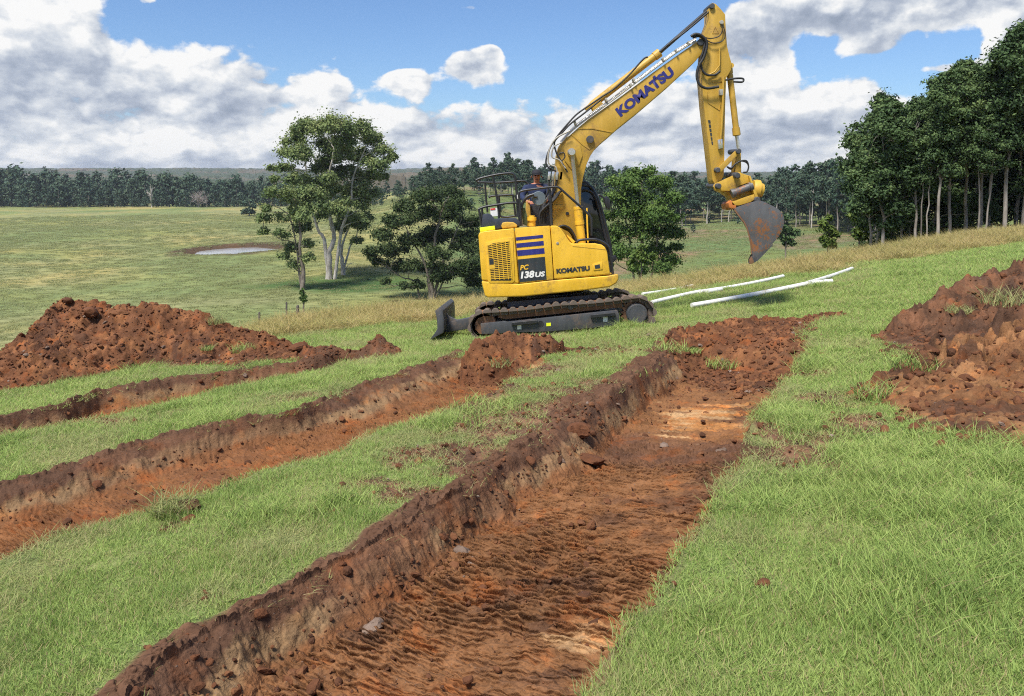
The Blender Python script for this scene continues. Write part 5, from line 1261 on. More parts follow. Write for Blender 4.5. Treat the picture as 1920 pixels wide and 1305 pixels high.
def tree_parts(r, stems, lobes, fork_r, leaf_n, leaf, sub=9, subr=0.60, twig=0.05, twigs=3, gap=0.0, droop=.35):
    """stems: list of (polyline, base radius, top radius); each lobe (x,y,z,rad,stem index) hangs on its stem. -> bmesh of wood, leaf data"""
    bm = bmesh.new(); cl = []; S = []
    for P, a, b in stems:
        S.append((branch_mesh(bm, P, a, b, r, 9, 0.02, 12), a, b))
    for lb in lobes:
        c = np.array(lb[:3]); rad = lb[3]; Q, a, b = S[lb[4] if len(lb) > 4 else 0]
        d = [np.linalg.norm((q-c)*np.array([1, 1, .6])) + (3.0 if q[2] > c[2]-0.2*rad else 0) for q in Q]; i = int(np.argmin(d)); q = Q[i]
        rr = max(twig*1.3, (a+(b-a)*i/len(Q))*0.5)
        mid = q+(c-q)*0.5+np.array([0, 0, -0.10*np.linalg.norm(c-q)])*r.uniform(-.6, 1)+r.normal(size=3)*0.06*np.linalg.norm(c-q)
        e = c-np.array([0, 0, .3*rad]); B = branch_mesh(bm, [q, mid, e], rr, twig, r, 6, 0.05, 8)
        for k in range(sub):
            u = r.normal(size=3); u /= np.linalg.norm(u); u[2] = abs(u[2])*0.9-0.25
            s = c+u*rad*r.uniform(.45, .95)*np.array([1, 1, .8]); cl.append((*s, rad*subr*r.uniform(.7, 1.25), r.uniform(.5, 1.4)))
            if k < twigs: branch_mesh(bm, [e, (e+s)/2+r.normal(size=3)*.08*rad, s], twig*.9, twig*.35, r, 4, 0.04, 4)
    return bm, leaves(r, cl, leaf_n, leaf, droop)
ZERO = type('q', (), {'location': Vector((0, 0, 0))})
def make_tree(name, label, cat, base, stems, lobes, bark, leafm, leaf_n, leaf, seed, group=None, single=False, **k):
    "everything in local coordinates of the tree base"
    r = np.random.default_rng(seed)
    bm, (V, Q, t) = tree_parts(r, stems, lobes, 0, leaf_n, leaf, **k)
    root = empty(name, base, label, cat, group)
    wo = bm_obj('trunk', bm, bark, root, ZERO, 60)
    cr = new_mesh('crown', V, Q, leafm, False, root); fattr(cr, 'tint', t)
    return root
def px_tree(name, label, cat, bpx, bpy_, Y, stems, lobes, bark, leafm, leaf_n, leaf, seed, deep=0.6, group=None, **k):
    "stems: lists of pixel points with radii in m; lobes (px,py,rpx,stem): their depth offsets are drawn at random inside the crown"
    r = np.random.default_rng(seed+5); b = W(bpx, bpy_, Y); gz = float(ground(np.array([b[0]]), np.array([b[1]]))[0]); base = np.array([b[0], Y, gz])
    ss = []
    for P, a, c in stems:
        L = [W(px, py, Y)-base for px, py in P]
        for i, q in enumerate(L): q[1] += r.uniform(-.3, .3)*(i > 0)
        L = [np.array([L[0][0]*1.0, L[0][1], min(L[0][2], 0.0)-0.3])]+L[1:] if L[0][2] < 1.0 or True else L
        ss.append((L, a*.8, c))
    xs = [l[0] for l in lobes]; half = (max(xs)-min(xs))/2*Y/F
    lb = []
    for l in lobes:
        q = W(l[0], l[1], Y)-base; rad = l[2]*Y/F
        rel = abs((l[0]-np.mean(xs)))*Y/F/max(half, .1); q[1] += r.uniform(-1, 1)*half*deep*math.sqrt(max(0.05, 1-min(1, rel)**2))
        lb.append((*q, rad, l[3] if len(l) > 3 else 0))
    return make_tree(name, label, cat, tuple(base), ss, lb, bark, leafm, leaf_n, leaf, seed, group, **k)
def z5(x, y): return (470+x*.31425, 190+y*.31418)
def Z5(L): return [(*z5(a[0], a[1]), a[2]*.314*1.22, *(a[3:])) for a in L]
def P5(L): return [z5(*a) for a in L]
def hero_trees():
    px_tree('gum_tree', 'tall spreading gum tree with forked white trunk in the green paddock', 'tree', 616, 526, 141.0,
        [(P5([(465,1070),(468,980),(472,900),(490,840),(500,780),(470,640),(455,560),(470,420),(500,280)]), .85, .16), (P5([(472,900),(440,830),(405,785),(380,690),(350,560),(330,420),(300,300)]), .50, .12), (P5([(495,830),(540,760),(590,640),(600,520),(630,400),(690,270)]), .45, .10)],
        Z5([(400,150,80,0),(330,170,70,1),(540,160,85,0),(640,180,80,2),(720,240,75,2),(790,300,60,2),(250,230,75,1),(215,300,50,1),(310,320,80,1),(440,260,80,0),(520,290,85,0),(630,330,80,2),(760,380,65,2),(820,350,35,2),(390,400,75,0),(560,430,85,2),(690,440,70,2),(600,540,80,2),(480,520,70,0),(250,400,45,1),(640,620,70,2),(130,400,32,1),(190,400,35,1),(540,640,60,2),(700,560,50,2),(440,480,60,0),(340,460,60,1),(270,480,50,1),(620,450,60,2),(560,330,60,0),(760,450,45,2),(420,570,50,0),(660,500,55,2),(840,330,35,2),(580,250,60,0),(460,350,60,0),(500,460,50,0),(450,570,48,0),(590,610,50,2),(650,700,42,2),(400,690,42,1),(350,500,45,1)]),
        B_WHITE, L_GUM, 84000, .40, 11, twig=.07, sub=9, subr=.50)
    px_tree('gum_tree', 'smaller white trunked gum standing close behind the tall spreading gum', 'tree', 643, 521, 146.0,
        [(P5([(552,1050),(548,960),(540,890),(560,820),(590,740)]), .62, .14), (P5([(545,920),(590,870),(625,820),(640,760)]), .3, .08), (P5([(555,1000),(580,980),(615,960)]), .12, .04)],
        Z5([(590,720,60,0),(520,760,45,0),(650,740,50,1),(640,830,32,1),(560,680,50,0),(690,690,35,1)]), B_WHITE, L_GUM, 9000, .44, 12, twig=.06)
    px_tree('gum_tree', 'slender brown trunked gum with sparse drooping crown left of the white trunked pair', 'tree', 566, 538, 128.0,
        [(P5([(305,1110),(312,1020),(300,950),(296,860),(290,760),(280,660),(250,560)]), .55, .10), (P5([(295,830),(250,740),(190,650),(110,610)]), .2, .05), (P5([(300,930),(270,870),(170,820),(70,760)]), .16, .04)],
        Z5([(190,540,65,1),(265,570,70,0),(350,560,65,0),(300,640,70,0),(215,690,65,1),(110,640,40,1),(75,700,42,2),(80,780,32,2),(350,680,55,0),(290,760,55,0),(200,790,45,2),(340,850,45,0),(240,880,50,0),(190,930,38,2),(255,980,40,0),(345,930,38,0),(400,620,45,0),(150,470,35,1)]),
        B_BROWN, L_GUM, 24000, .38, 13, twig=.05, sub=8, subr=.50)
    px_tree('spreading_tree', 'broad many stemmed bushy tree between the gums and the excavator cab', 'tree', 809, 538, 118.0,
        [(P5([(1080,1110),(1085,1000),(1100,850),(1130,700),(1160,600)]), .5, .1), (P5([(1075,1100),(1040,980),(980,860),(920,740)]), .35, .07), (P5([(1085,1110),(1140,980),(1200,840),(1260,700)]), .35, .07), (P5([(1010,1130),(980,1080),(900,1050),(830,1000)]), .25, .06), (P5([(1090,1110),(1170,1040),(1240,960),(1300,900)]), .2, .06)],
        Z5([(1100,560,70,0),(1180,545,60,0),(1010,570,55,0),(930,640,65,1),(860,720,65,1),(1030,680,75,0),(1150,680,80,0),(1250,620,60,2),(1290,730,65,2),(1090,790,65,0),(800,800,60,1),(745,890,42,3),(850,900,65,3),(960,830,60,1),(1190,820,70,2),(1280,860,65,2),(770,970,40,3),(880,1000,55,3),(960,980,50,3),(1240,980,65,4),(1180,1040,50,4),(1300,1030,60,4),(1340,800,50,2),(1100,980,40,0),(1345,950,50,4),(1370,700,40,2),(950,1080,30,3),(820,1060,30,3),(1020,850,70,0),(1120,900,60,0),(1050,1000,50,0),(1130,1050,60,4),(1000,1090,40,3),(720,930,35,3),(1380,870,45,4),(1390,1000,45,4),(1330,1090,45,4)]),
        B_BROWN, L_BUSH, 110000, .33, 14, twig=.05, sub=9, subr=.52)
    px_tree('round_tree', 'dense rounded deep green tree behind the mirror of the cab', 'tree', 1205, 520, 84.0,
        [([(1205,530),(1203,470),(1200,400),(1203,345)], .35, .08), ([(1208,520),(1230,450),(1245,390)], .22, .06), ([(1203,515),(1180,450),(1162,390)], .22, .06)],
        [(1203,335,24,0),(1175,345,24,2),(1232,343,24,1),(1155,372,24,2),(1250,372,22,1),(1203,365,32,0),(1146,405,20,2),(1260,405,20,1),(1180,400,30,2),(1228,400,30,1),(1155,435,24,2),(1252,437,24,1),(1203,435,32,0),(1170,468,24,2),(1240,470,26,1),(1205,475,26,0),(1258,490,22,1),(1150,480,20,2),(1268,465,14,1),(1190,500,20,0),(1235,500,22,1),(1145,450,18,2),(1265,440,18,1),(1150,340,14,2),(1255,345,14,1),(1220,322,14,0),(1188,325,14,0)],
        B_BROWN, L_DENSE, 60000, .25, 15, twig=.035, sub=9, subr=.60, droop=.2)
    px_tree('bush', 'yellow green leafy bush at the foot of the dense rounded tree', 'bush', 1205, 512, 62.0, [([(1205,520),(1203,490),(1200,465)], .08, .03)],
        [(1196,478,14,0),(1210,490,14,0),(1190,496,12,0),(1222,480,9,0),(1203,462,9,0)], B_BROWN, L_LIGHT, 1800, .24, 16, twig=.02)
    def at(px, py): return G([px], [py])[0]
    for (px, y0, y1, wpx, lm, n, lab, sd, fixY) in ((1553,400,466,19,L_LIGHT,2600,'small cone shaped green tree at the dry grass edge below the tall forest',31,62.0), (1612,386,452,22,L_LIGHT,2600,'light green bushy tree against the left foot of the tall forest',32,58.0), (1655,392,450,18,L_DENSE,2000,'mid green bush between the light bushy tree and the tall forest trunks',33,57.0),
                  (1474,402,460,22,L_DARK,2200,'dark round bush in the meadow right of the raised bucket',34,120.0), (568,539,566,9,L_DENSE,500,'tiny sapling at the crest grass below the slender gum',35,100.0)):
        Y = fixY; hh = (y1-y0); L = [(px, y0+hh*.12, wpx*.35)]
        for k in range(7): L.append((px+wpx*(-.55+1.1*((k*37) % 7)/6), y0+hh*(.3+.62*k/6), wpx*(.45+.1*(k % 2))))
        px_tree('bush' if sd != 31 else 'small_tree', lab, 'bush' if sd != 31 else 'tree', px, y1, Y, [([(px, y1), (px+1, (y0+y1)/2), (px, y0+hh*.15)], .11*Y/60, .03*Y/60)], L, B_BROWN, lm, n, .30*Y/60 if sd != 35 else .35, sd, twig=.02*Y/60, twigs=2)
hero_trees()

def copy_tree(o, loc, rz, s, label=None, group=None):
    c = o.copy(); COL.objects.link(c); c.location = loc; c.rotation_euler = (0, 0, rz); c.scale = s
    if label: c['label'] = label
    if group: c['group'] = group
    for ch in o.children:
        d = ch.copy(); COL.objects.link(d); d.parent = c
    return c
def forest_variant(name, label, group, seed, H, bare, width, leafm, bark, n, leaf, tr, twigs=2, multi=1, sub=7):
    r = np.random.default_rng(seed); stems = []; lobes = []
    for m in range(multi):
        lean = r.normal(size=2)*.05*H; b = r.normal(size=2)*(.02*H if multi > 1 else 0)
        stems.append(([np.array([b[0], b[1], -1.0]), np.array([b[0]+lean[0]*.3, b[1]+lean[1]*.3, H*.3]), np.array([b[0]+lean[0]*.7, b[1]+lean[1]*.7, H*.6]), np.array([b[0]+lean[0], b[1]+lean[1], H*.80])], tr*(1 if multi == 1 else .65), tr*.25))
    nl = 15
    for k in range(nl):
        t = (k+.5)/nl; z = H*(bare+(1-bare)*(0.06+.90*t)); a = k*2.4+r.uniform(0, .8); env = math.sin(min(1, .18+.9*t)*math.pi)**.6
        q = width*env*r.uniform(.25, .95); rad = width*r.uniform(.26, .50)*(.75+.4*env)
        lobes.append((math.cos(a)*q, math.sin(a)*q, z, rad, k % multi))
    return make_tree(name, label, 'tree', (0, 0, -500), stems, lobes, bark, leafm, n, leaf, seed, group, twig=tr*.14, twigs=twigs, sub=sub, subr=.54)
def place_rows(vars_, cells, r, group, labels):
    "first use of each variant moves the original, later uses copy it"
    used = set()
    for (x, y, H, var, lab) in cells:
        o, H0 = vars_[var]; gz = float(ground(np.array([x]), np.array([y]))[0]); s = H/H0; sw = s*r.uniform(.85, 1.2)
        if var not in used:
            used.add(var); o.location = (x, y, gz); o.rotation_euler = (0, 0, r.uniform(0, 6.28)); o.scale = (sw, sw, s); o['label'] = lab; o['group'] = group
        else: copy_tree(o, (x, y, gz), r.uniform(0, 6.28), (sw, sw, s), lab, group)
    for i, (o, H0) in enumerate(vars_):
        if i not in used:
            for ch in list(o.children): bpy.data.objects.remove(ch)
            bpy.data.objects.remove(o)
def forests():
    r = np.random.default_rng(77)
    # right forest on the ridge
    V = [(forest_variant('forest_tree', 'x', 'trees of the tall dark forest on the right ridge', 300+i, 22, .38+.06*(i % 3), 3.7, L_DARK, B_FOREST, 26000, .30, .24, 3, 1, 8), 22) for i in range(4)]
    V += [(forest_variant('forest_tree', 'x', 'x', 310+i, 22, .5, 4.0, L_DARK, B_FOREST, 18000, .30, .24, 3, 2, 8), 22) for i in range(2)]
    V += [(forest_variant('forest_tree', 'x', 'x', 320+i, 22, .05, 5.0, L_DARK, B_FOREST, 24000, .32, .2, 2, 1, 8), 22) for i in range(2)]
    tp = [(1560,330),(1591,255),(1642,200),(1682,186),(1723,165),(1766,136),(1817,124),(1851,122),(1875,75),(1905,28),(2100,0)]
    tx, ty = zip(*tp); cells = []
    lab = {0: 'tall dark leafed forest tree in the front row along the dry grass ridge at right', 1: 'dark forest tree deep inside the right hand wood', 2: 'dark forest tree at the back of the right hand wood'}
    for row, (n, Y0) in enumerate(((15, 50), (15, 58), (13, 68))):
        for k in range(n):
            px = 1622+(2080-1622)*(k+.5)/n+r.uniform(-9, 9); Y = Y0+r.uniform(-3, 3)+(px-1612)*-.012
            top = np.interp(px, tx, ty)+r.choice([-8, 0, 8, 20])+r.uniform(-4, 10)+(12 if row == 0 else 0)
            x = (px-CX)/F*Y; gz = float(ground(np.array([x]), np.array([Y]))[0]); H = (W(px, top, Y)[2]-gz)*1.05
            v = r.integers(0, 4) if row < 2 else r.integers(0, 4)
            if px > 1665 and ((row == 1 and k % 2 == 0) or (row == 2 and k % 2)): v = 6+r.integers(0, 2)
            cells.append((x, Y, H, int(v), lab[row]))
    for px, Y, top, l in ((1737, 47, 205, 'forest tree with several pale bare trunks forking high, front of the right wood'), (1843, 45, 215, 'forest tree with stout pale trunk standing forward of the right wood')):
        x = (px-CX)/F*Y; gz = float(ground(np.array([x]), np.array([Y]))[0]); cells.append((x, Y, W(px, top, Y)[2]-gz, 4 if px < 1800 else 5, l))
    place_rows(V, cells, r, 'trees of the tall dark forest on the right ridge', None)
    # treeline across the middle
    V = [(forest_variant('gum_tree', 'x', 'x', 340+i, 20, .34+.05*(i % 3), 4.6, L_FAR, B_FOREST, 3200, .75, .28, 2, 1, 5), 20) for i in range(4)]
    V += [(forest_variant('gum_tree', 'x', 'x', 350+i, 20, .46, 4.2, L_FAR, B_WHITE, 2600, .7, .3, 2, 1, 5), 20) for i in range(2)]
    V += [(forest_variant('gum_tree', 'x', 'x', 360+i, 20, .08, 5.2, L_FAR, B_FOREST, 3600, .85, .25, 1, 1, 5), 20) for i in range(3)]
    bx, by = zip(*[(640,392),(700,386),(760,378),(850,369),(940,368),(1010,374),(1100,398),(1200,415),(1280,424),(1350,416),(1450,418),(1540,432),(1640,446)])
    tx, ty = zip(*[(640,352),(700,348),(760,333),(790,312),(830,312),(880,302),(940,291),(1000,300),(1080,300),(1130,303),(1200,318),(1270,324),(1340,325),(1420,332),(1440,318),(1480,312),(1550,297),(1600,300),(1680,300)])
    cells = []
    for row in range(4):
        n = (40, 40, 36, 36)[row]
        for k in range(n):
            px = 650+(1660-650)*(k+.5)/n+r.uniform(-11, 11); p = G([px], [np.interp(px, bx, by)])[0]
            q = p[:2]*(1+(.0, .055, .12, .19)[row]+r.uniform(-.015, .02)); gz = float(ground(q[:1], q[1:])[0])
            top = np.interp(px, tx, ty)+r.uniform(-3, 15)+(14, 5, 0, -2)[row]; H = (W(px, top, q[1])[2]-gz)*1.06
            if H < 4: continue
            v = r.choice([0, 1, 2, 3, 4, 5], p=[.17, .17, .17, .17, .16, .16]) if row == 0 else r.integers(6, 9) if row >= 2 else r.choice([0, 1, 2, 3, 6, 7, 8])
            cells.append((q[0], q[1], H, int(v), ('gum tree with bare lower trunk at the front edge of the central treeline', 'gum tree inside the central treeline behind the excavator', 'leafy tree at the back of the central treeline', 'leafy tree at the back of the central treeline')[row]))
    place_rows(V, cells, r, 'trees of the central treeline', None)
    # scrub on the meadow slope
    V = [(forest_variant('shrub', 'x', 'x', 370+i, 4, .05, 1.5, L_FAR, B_FOREST, 350, .5, .06, 1, 1, 5), 4) for i in range(2)]
    cells = []
    for px, py in ((850,392),(866,402),(884,395),(905,385),(940,398),(790,402),(838,385),(1330,418),(1300,436),(1385,420),(1020,395),(1545,440)):
        p = G([px], [py])[0]; cells.append((p[0], p[1], r.uniform(2.5, 5), int(r.integers(0, 2)), 'small dark shrub dotted on the far meadow slope'))
    place_rows(V, cells, r, 'shrubs on the meadow slope', None)
    # left treeline, a few pixels per tree: one mesh each
    protos = []
    for i in range(6):
        rr = np.random.default_rng(400+i); H = 20.0; bm = bmesh.new(); cl = []
        branch_mesh(bm, [np.array([0, 0, -1.]), np.array([.3, 0, 8.]), np.array([0, .2, 17.])], .35, .08, rr, 5)
        for k in range(13):
            t = (k+.5)/13; env = math.sin(min(1, .22+.82*t)*math.pi)**.6; a = k*2.4; w = 4.8
            cl.append((math.cos(a)*w*env*.6, math.sin(a)*w*env*.6, H*(.08+.86*t), w*rr.uniform(.36, .56), 1))
        Vv, Q, t = leaves(rr, cl, 900, 1.5)
        me0 = bpy.data.meshes.new('w'); bm.to_mesh(me0); bm.free(); wv = np.array([v.co[:] for v in me0.vertices]); wf = [tuple(p.vertices) for p in me0.polygons]; bpy.data.meshes.remove(me0)
        o = new_mesh('treeline_tree', np.concatenate([wv, Vv]), wf+[tuple(q+len(wv)) for q in Q], [B_FOREST, L_FAR], False, midx=[0]*len(wf)+[1]*len(Q))
        fattr(o, 'tint', np.concatenate([np.zeros(len(wv)), t])); tag(o, 'x', 'tree'); protos.append((o, H))
    cells = []
    tx, ty = zip(*[(-60,318),(60,322),(200,328),(300,328),(400,332),(450,340),(500,338),(560,340),(720,345)])
    for row in range(3):
        n = (54, 54, 50)[row]
        for k in range(n):
            px = -70+(720+70)*(k+.5)/n+r.uniform(-5, 5); p = G([px], [388.5 if px < 430 else 388.5-(px-430)*.01])[0]; q = p[:2]*(1+(0, .03, .065)[row]+r.uniform(-.008, .01))
            gz = float(ground(q[:1], q[1:])[0]); top = np.interp(px, tx, ty)+r.uniform(-12, 14)+(11, 3, -2)[row]+(r.uniform(0, 18) if row == 0 else 0); H = W(px, top, q[1])[2]-gz
            cells.append((q[0], q[1], H, int(r.integers(0, 6)), ('dark blue green tree in the front row of the far left treeline', 'dark blue green tree in the middle of the far left treeline', 'dark blue green tree at the back of the far left treeline')[row]))
    place_rows(protos, cells, r, 'trees of the far left treeline', None)
    # leafless and lone trees in front of the left treeline
    def bare(name, px, py, top, spread, m, lab, seed, nb):
        rr = np.random.default_rng(seed); p = G([px], [py])[0]; H = (py-top)/F*p[1]; bm = bmesh.new(); w = spread/F*p[1]
        branch_mesh(bm, [np.array([0, 0, -.5]), np.array([.1, 0, H*.4]), np.array([0, 0, H*.97])], H*.022, H*.006, rr, 6)
        for k in range(nb):
            a = k*2.4; z0 = H*rr.uniform(.08, .6); u = rr.uniform(.4, 1); e = np.array([math.cos(a)*w*u, math.sin(a)*w*u, min(H, z0+H*.5*rr.uniform(.5, 1.1))*(1-.3*u*u)+.2*H*(1-u)])
            Qb = branch_mesh(bm, [np.array([0, 0, z0]), np.array([e[0]*.5, e[1]*.5, (z0+e[2])/2+.05*H]), e], H*.012, H*.004, rr, 4)
            for j in range(3):
                s = Qb[int(len(Qb)*rr.uniform(.4, .9))]; branch_mesh(bm, [s, s+rr.normal(size=3)*w*.22+np.array([0, 0, .06*H])], H*.006, H*.003, rr, 3)
        bmesh.ops.translate(bm, verts=bm.verts, vec=Vector(p)); o = bm_obj(name, bm, m, None, ZERO, 60)
        tag(o, lab, 'tree')
    bare('leafless_tree', 372, 389, 357, 20, B_BARE, 'rounded leafless pinkish grey tree in front of the far left treeline', 5, 46)
    bare('dead_tree', 284, 389, 344, 9, B_WHITE, 'thin dead white tree standing before the far left treeline', 6, 12)
    px_tree('paddock_tree', 'dark lone tree left of the slender gum at the far paddock edge', 'tree', 467, 405, W(467, 405, 1)[1]*0+G([467], [405])[0][1], [([(467,406),(467,392),(468,382)], .5, .15)], [(461,384,8,0),(473,386,8,0),(466,394,9,0),(473,398,7,0),(459,398,7,0),(468,376,6,0)], B_FOREST, L_FAR, 700, 1.3, 44, twig=.12)
forests()
# ------------------------------------------------------------------ far wooded hills: one mass of canopy
def paddock_tussocks():
    x, y, r = polar_pts(75000, 62, 430, -40, 38, 0.75)
    px = x/y*F+CX; pd = np.hypot((x-POND[0])/POND_R[0], (y-POND[1])/POND_R[1])
    ok = (pd > 1.15) & (np.abs(ground(x, y)-valley(x, y)) < 3) & (rng.uniform(size=len(x)) < .35+.65*sst(fbm(x/9, y/9, 3, 130), -.3, .4)); x, y, r = x[ok], y[ok], r[ok]; n = len(x)
    m = mat_blade('tussock_blades', [(0, (.155, .185, .075)), (.35, (.235, .260, .105)), (.65, (.300, .305, .145)), (1, (.36, .33, .18))], .25)
    c = proto_col('tussocks', [tuft('tussock_%d' % i, m, 60, .55, .06, .20, .05, .8, .7, .05, 700+i, 2) for i in range(4)])
    s = rng.uniform(.7, 1.6, n)*(1+np.clip((r-120)/260, 0, 1)); scl = np.stack([s*1.3, s, np.clip(s, .6, 1.5)], 1)
    scatter('paddock_tussocks', np.stack([x, y, ground(x, y)-.03], 1), np.stack([0*x, 0*x, rng.uniform(-.6, .6, n)], 1), scl, rng.integers(0, 4, n), c, 'low grassy tussocks covering the wide paddock', 'grass')
paddock_tussocks()
def far_wood():
    az = np.radians(np.linspace(-46, 46, 900)); r = np.concatenate([np.geomspace(640, 1500, 90), np.geomspace(1510, 3400, 90)])
    A, Q = np.meshgrid(az, r); x = (np.sin(A)*Q).ravel(); y = (np.cos(A)*Q).ravel()
    s = 17.0; f1, f2, i = voron(x/s, y/s, 5)
    z = ground(x, y)+6.5+np.sqrt(np.clip(1-(f1/.8)**2, 0, 1))*(3.5+6.5*i)
    clear = np.exp(-((np.degrees(np.arctan2(x, y))+19.3)/1.3)**2-((np.hypot(x, y)-1000)/230)**2); z = z-25*sst(clear, .3, .6)
    z = np.where((np.hypot(x, y) < 655), ground(x, y)-2, z)
    FA = grid_faces(*A.shape)
    m, g, b = mat('far_canopy'); c = attr(g, 'Col'); v = g.m('ADD', .55, g.m('MULTIPLY', g.noise(pos(g), .22, 5, .7), .95)); sc = g.vm('SCALE', c); g.l.new(v, sc.node.inputs[3]); g.l.new(sc, b.inputs['Base Color']); b.inputs['Roughness'].default_value = 1
    o = new_mesh('far_wood', np.stack([x, y, z], 1), FA, m, False)
    n = fbm(x/220, y/220, 3, 8); cc = lerp(col(.048, .066, .040), col(.10, .085, .06), (sst(n+.5*(i-.5), .1, .6))[:, None])
    fattr(o, 'Col', np.concatenate([cc, np.ones((len(x), 1))], 1), 'FLOAT_COLOR')
    tag(o, 'distant wooded hills along the horizon, a single mass of treetops', 'forest', kind='stuff')
far_wood()
# ------------------------------------------------------------------ turf clods, tufts and stones
def tuft_mesh(name, loc, rad, n, h0, h1, m, label, cat, seed, w=.008, group=None):
    o = tuft(name, m, n, rad, h0, h1, w, .7, .6, .12, seed, 3); o.location = loc
    return tag(o, label, cat, group)
def on_heap(px, py):
    d = ray(px, py); T = np.geomspace(2, 40, 3000); P = d[None]*T[:, None]; s = EYE+P[:, 2]-surf(P[:, 0], P[:, 1]); k = int(np.argmax(s < 0)); print('far hit', px, py, T[k]) if T[k] > 16 else None; return np.array([P[k, 0], P[k, 1], EYE+P[k, 2]])
def small_things():
    # upturned sod beside the middle trench
    p = on_heap(340, 962); root = empty('turf_sod', p, 'dark upturned grassy sod on the lip of the middle trench', 'turf sod')
    rk = rock_mesh('soil_lump', 500, M_SOIL, 3, .75); rk.parent = root; rk.scale = (.10, .08, .08); rk.location = (.05, 0, .03)
    fattr(rk, 'Col', np.tile([.075, .05, .035, 1], (len(rk.data.vertices), 1)), 'FLOAT_COLOR')
    gr = tuft('grass_blades', M_CUT, 220, .14, .06, .17, .007, .9, .8, .1, 501, 3); gr.parent = root; gr.location = (-.05, -.03, .05)
    G_ = 'grass tufts growing on the soil heaps'
    T = [(404, 606, .16, .20, 'green grass tuft near the right shoulder of the largest soil heap'), (455, 658, .20, .18, 'wide grass tuft low on the right flank of the largest soil heap'), (388, 655, .10, .12, 'smallest grass tuft on the lower face of the largest soil heap'), (936, 684, .16, .16, 'grass tuft on the face of the middle soil heap'),
         (1352, 686, .20, .16, 'grass clump lodged low on the red trench spill'), (1255, 655, .26, .16, 'grey green grass clump on the left shoulder of the red trench spill'), (1893, 570, .30, .30, 'leafy weed clump high on the heap at the right edge'), (1712, 690, .22, .22, 'grass tuft in the gap between the two right heaps'), (1640, 742, .18, .2, 'long grass tuft at the toe of the cloddy heap'), (1800, 585, .16, .14, 'small tuft on the dark right heap'), (1300, 660, .1, .1, 'little tuft behind the grey green clump on the spill')]
    for i, (px, py, rad, h, lab) in enumerate(T): tuft_mesh('grass_tuft', on_heap(px, py), rad, int(90+300*rad), h*.4, h, M_LAWN if i % 3 else M_CUT, lab, 'grass tuft', 520+i, .010, G_)
    RK = [(868, 1040, .060, (1, .7, .8), M_STONE, 'angular grey brown rock against the foot of the main trench wall'), (888, 1056, .045, (1.2, .8, .5), M_STONE, 'flat pale stone just right of the angular rock'), (1105, 868, .12, (1.5, .7, .45), M_CLOD, 'dark fallen clod slab at the foot of the trench wall'), (1085, 815, .13, (1.1, .8, .7), M_CLOD, 'large brown clod clinging to the top of the trench wall'),
          (168, 590, .17, (1.5, .8, .7), M_CLOD, 'big orange brown boulder clod near the peak of the largest heap'), (225, 590, .13, (1.7, .8, .55), M_CLOD, 'dark flat clod on the ridge of the largest heap'), (128, 566, .10, (1.2, .9, .8), M_CLOD, 'reddish clod on the very peak of the largest heap'), (1765, 566, .08, (.9, .8, 1.2), M_CLOD, 'red clod perched on the rim of the dark right heap'),
          (700, 1180, .06, (1, .7, .7), M_STONE, 'brown stone at the foot of the near trench wall'), (1430, 1098, .035, (1, 1, .8), M_CLOD, 'lone red clod lying in the near right grass'), (1352, 848, .045, (1.4, .8, .6), M_STONE, 'dark rounded stone beyond the pale scraped pan'), (1243, 838, .05, (1.2, .9, .6), M_STONE, 'black lump at the left of the trench floor below the pale pan'), (560, 655, .14, (1.3, .9, .7), M_CLOD, 'dark tufted clod on the ridge tail of the largest heap')]
    for i, (px, py, s, sc, m, lab) in enumerate(RK):
        p = on_heap(px, py); o = rock_mesh('rock' if m is M_STONE else 'clod', 540+i, m, 3, .8); o.location = p+np.array([0, 0, s*.25]); o.scale = (s*sc[0], s*sc[1], s*sc[2]); o.rotation_euler = (.2*math.sin(i), .15*math.cos(i), i*1.3); tag(o, lab, 'rock' if m is M_STONE else 'soil clod')
        finish(o, 40)
small_things()
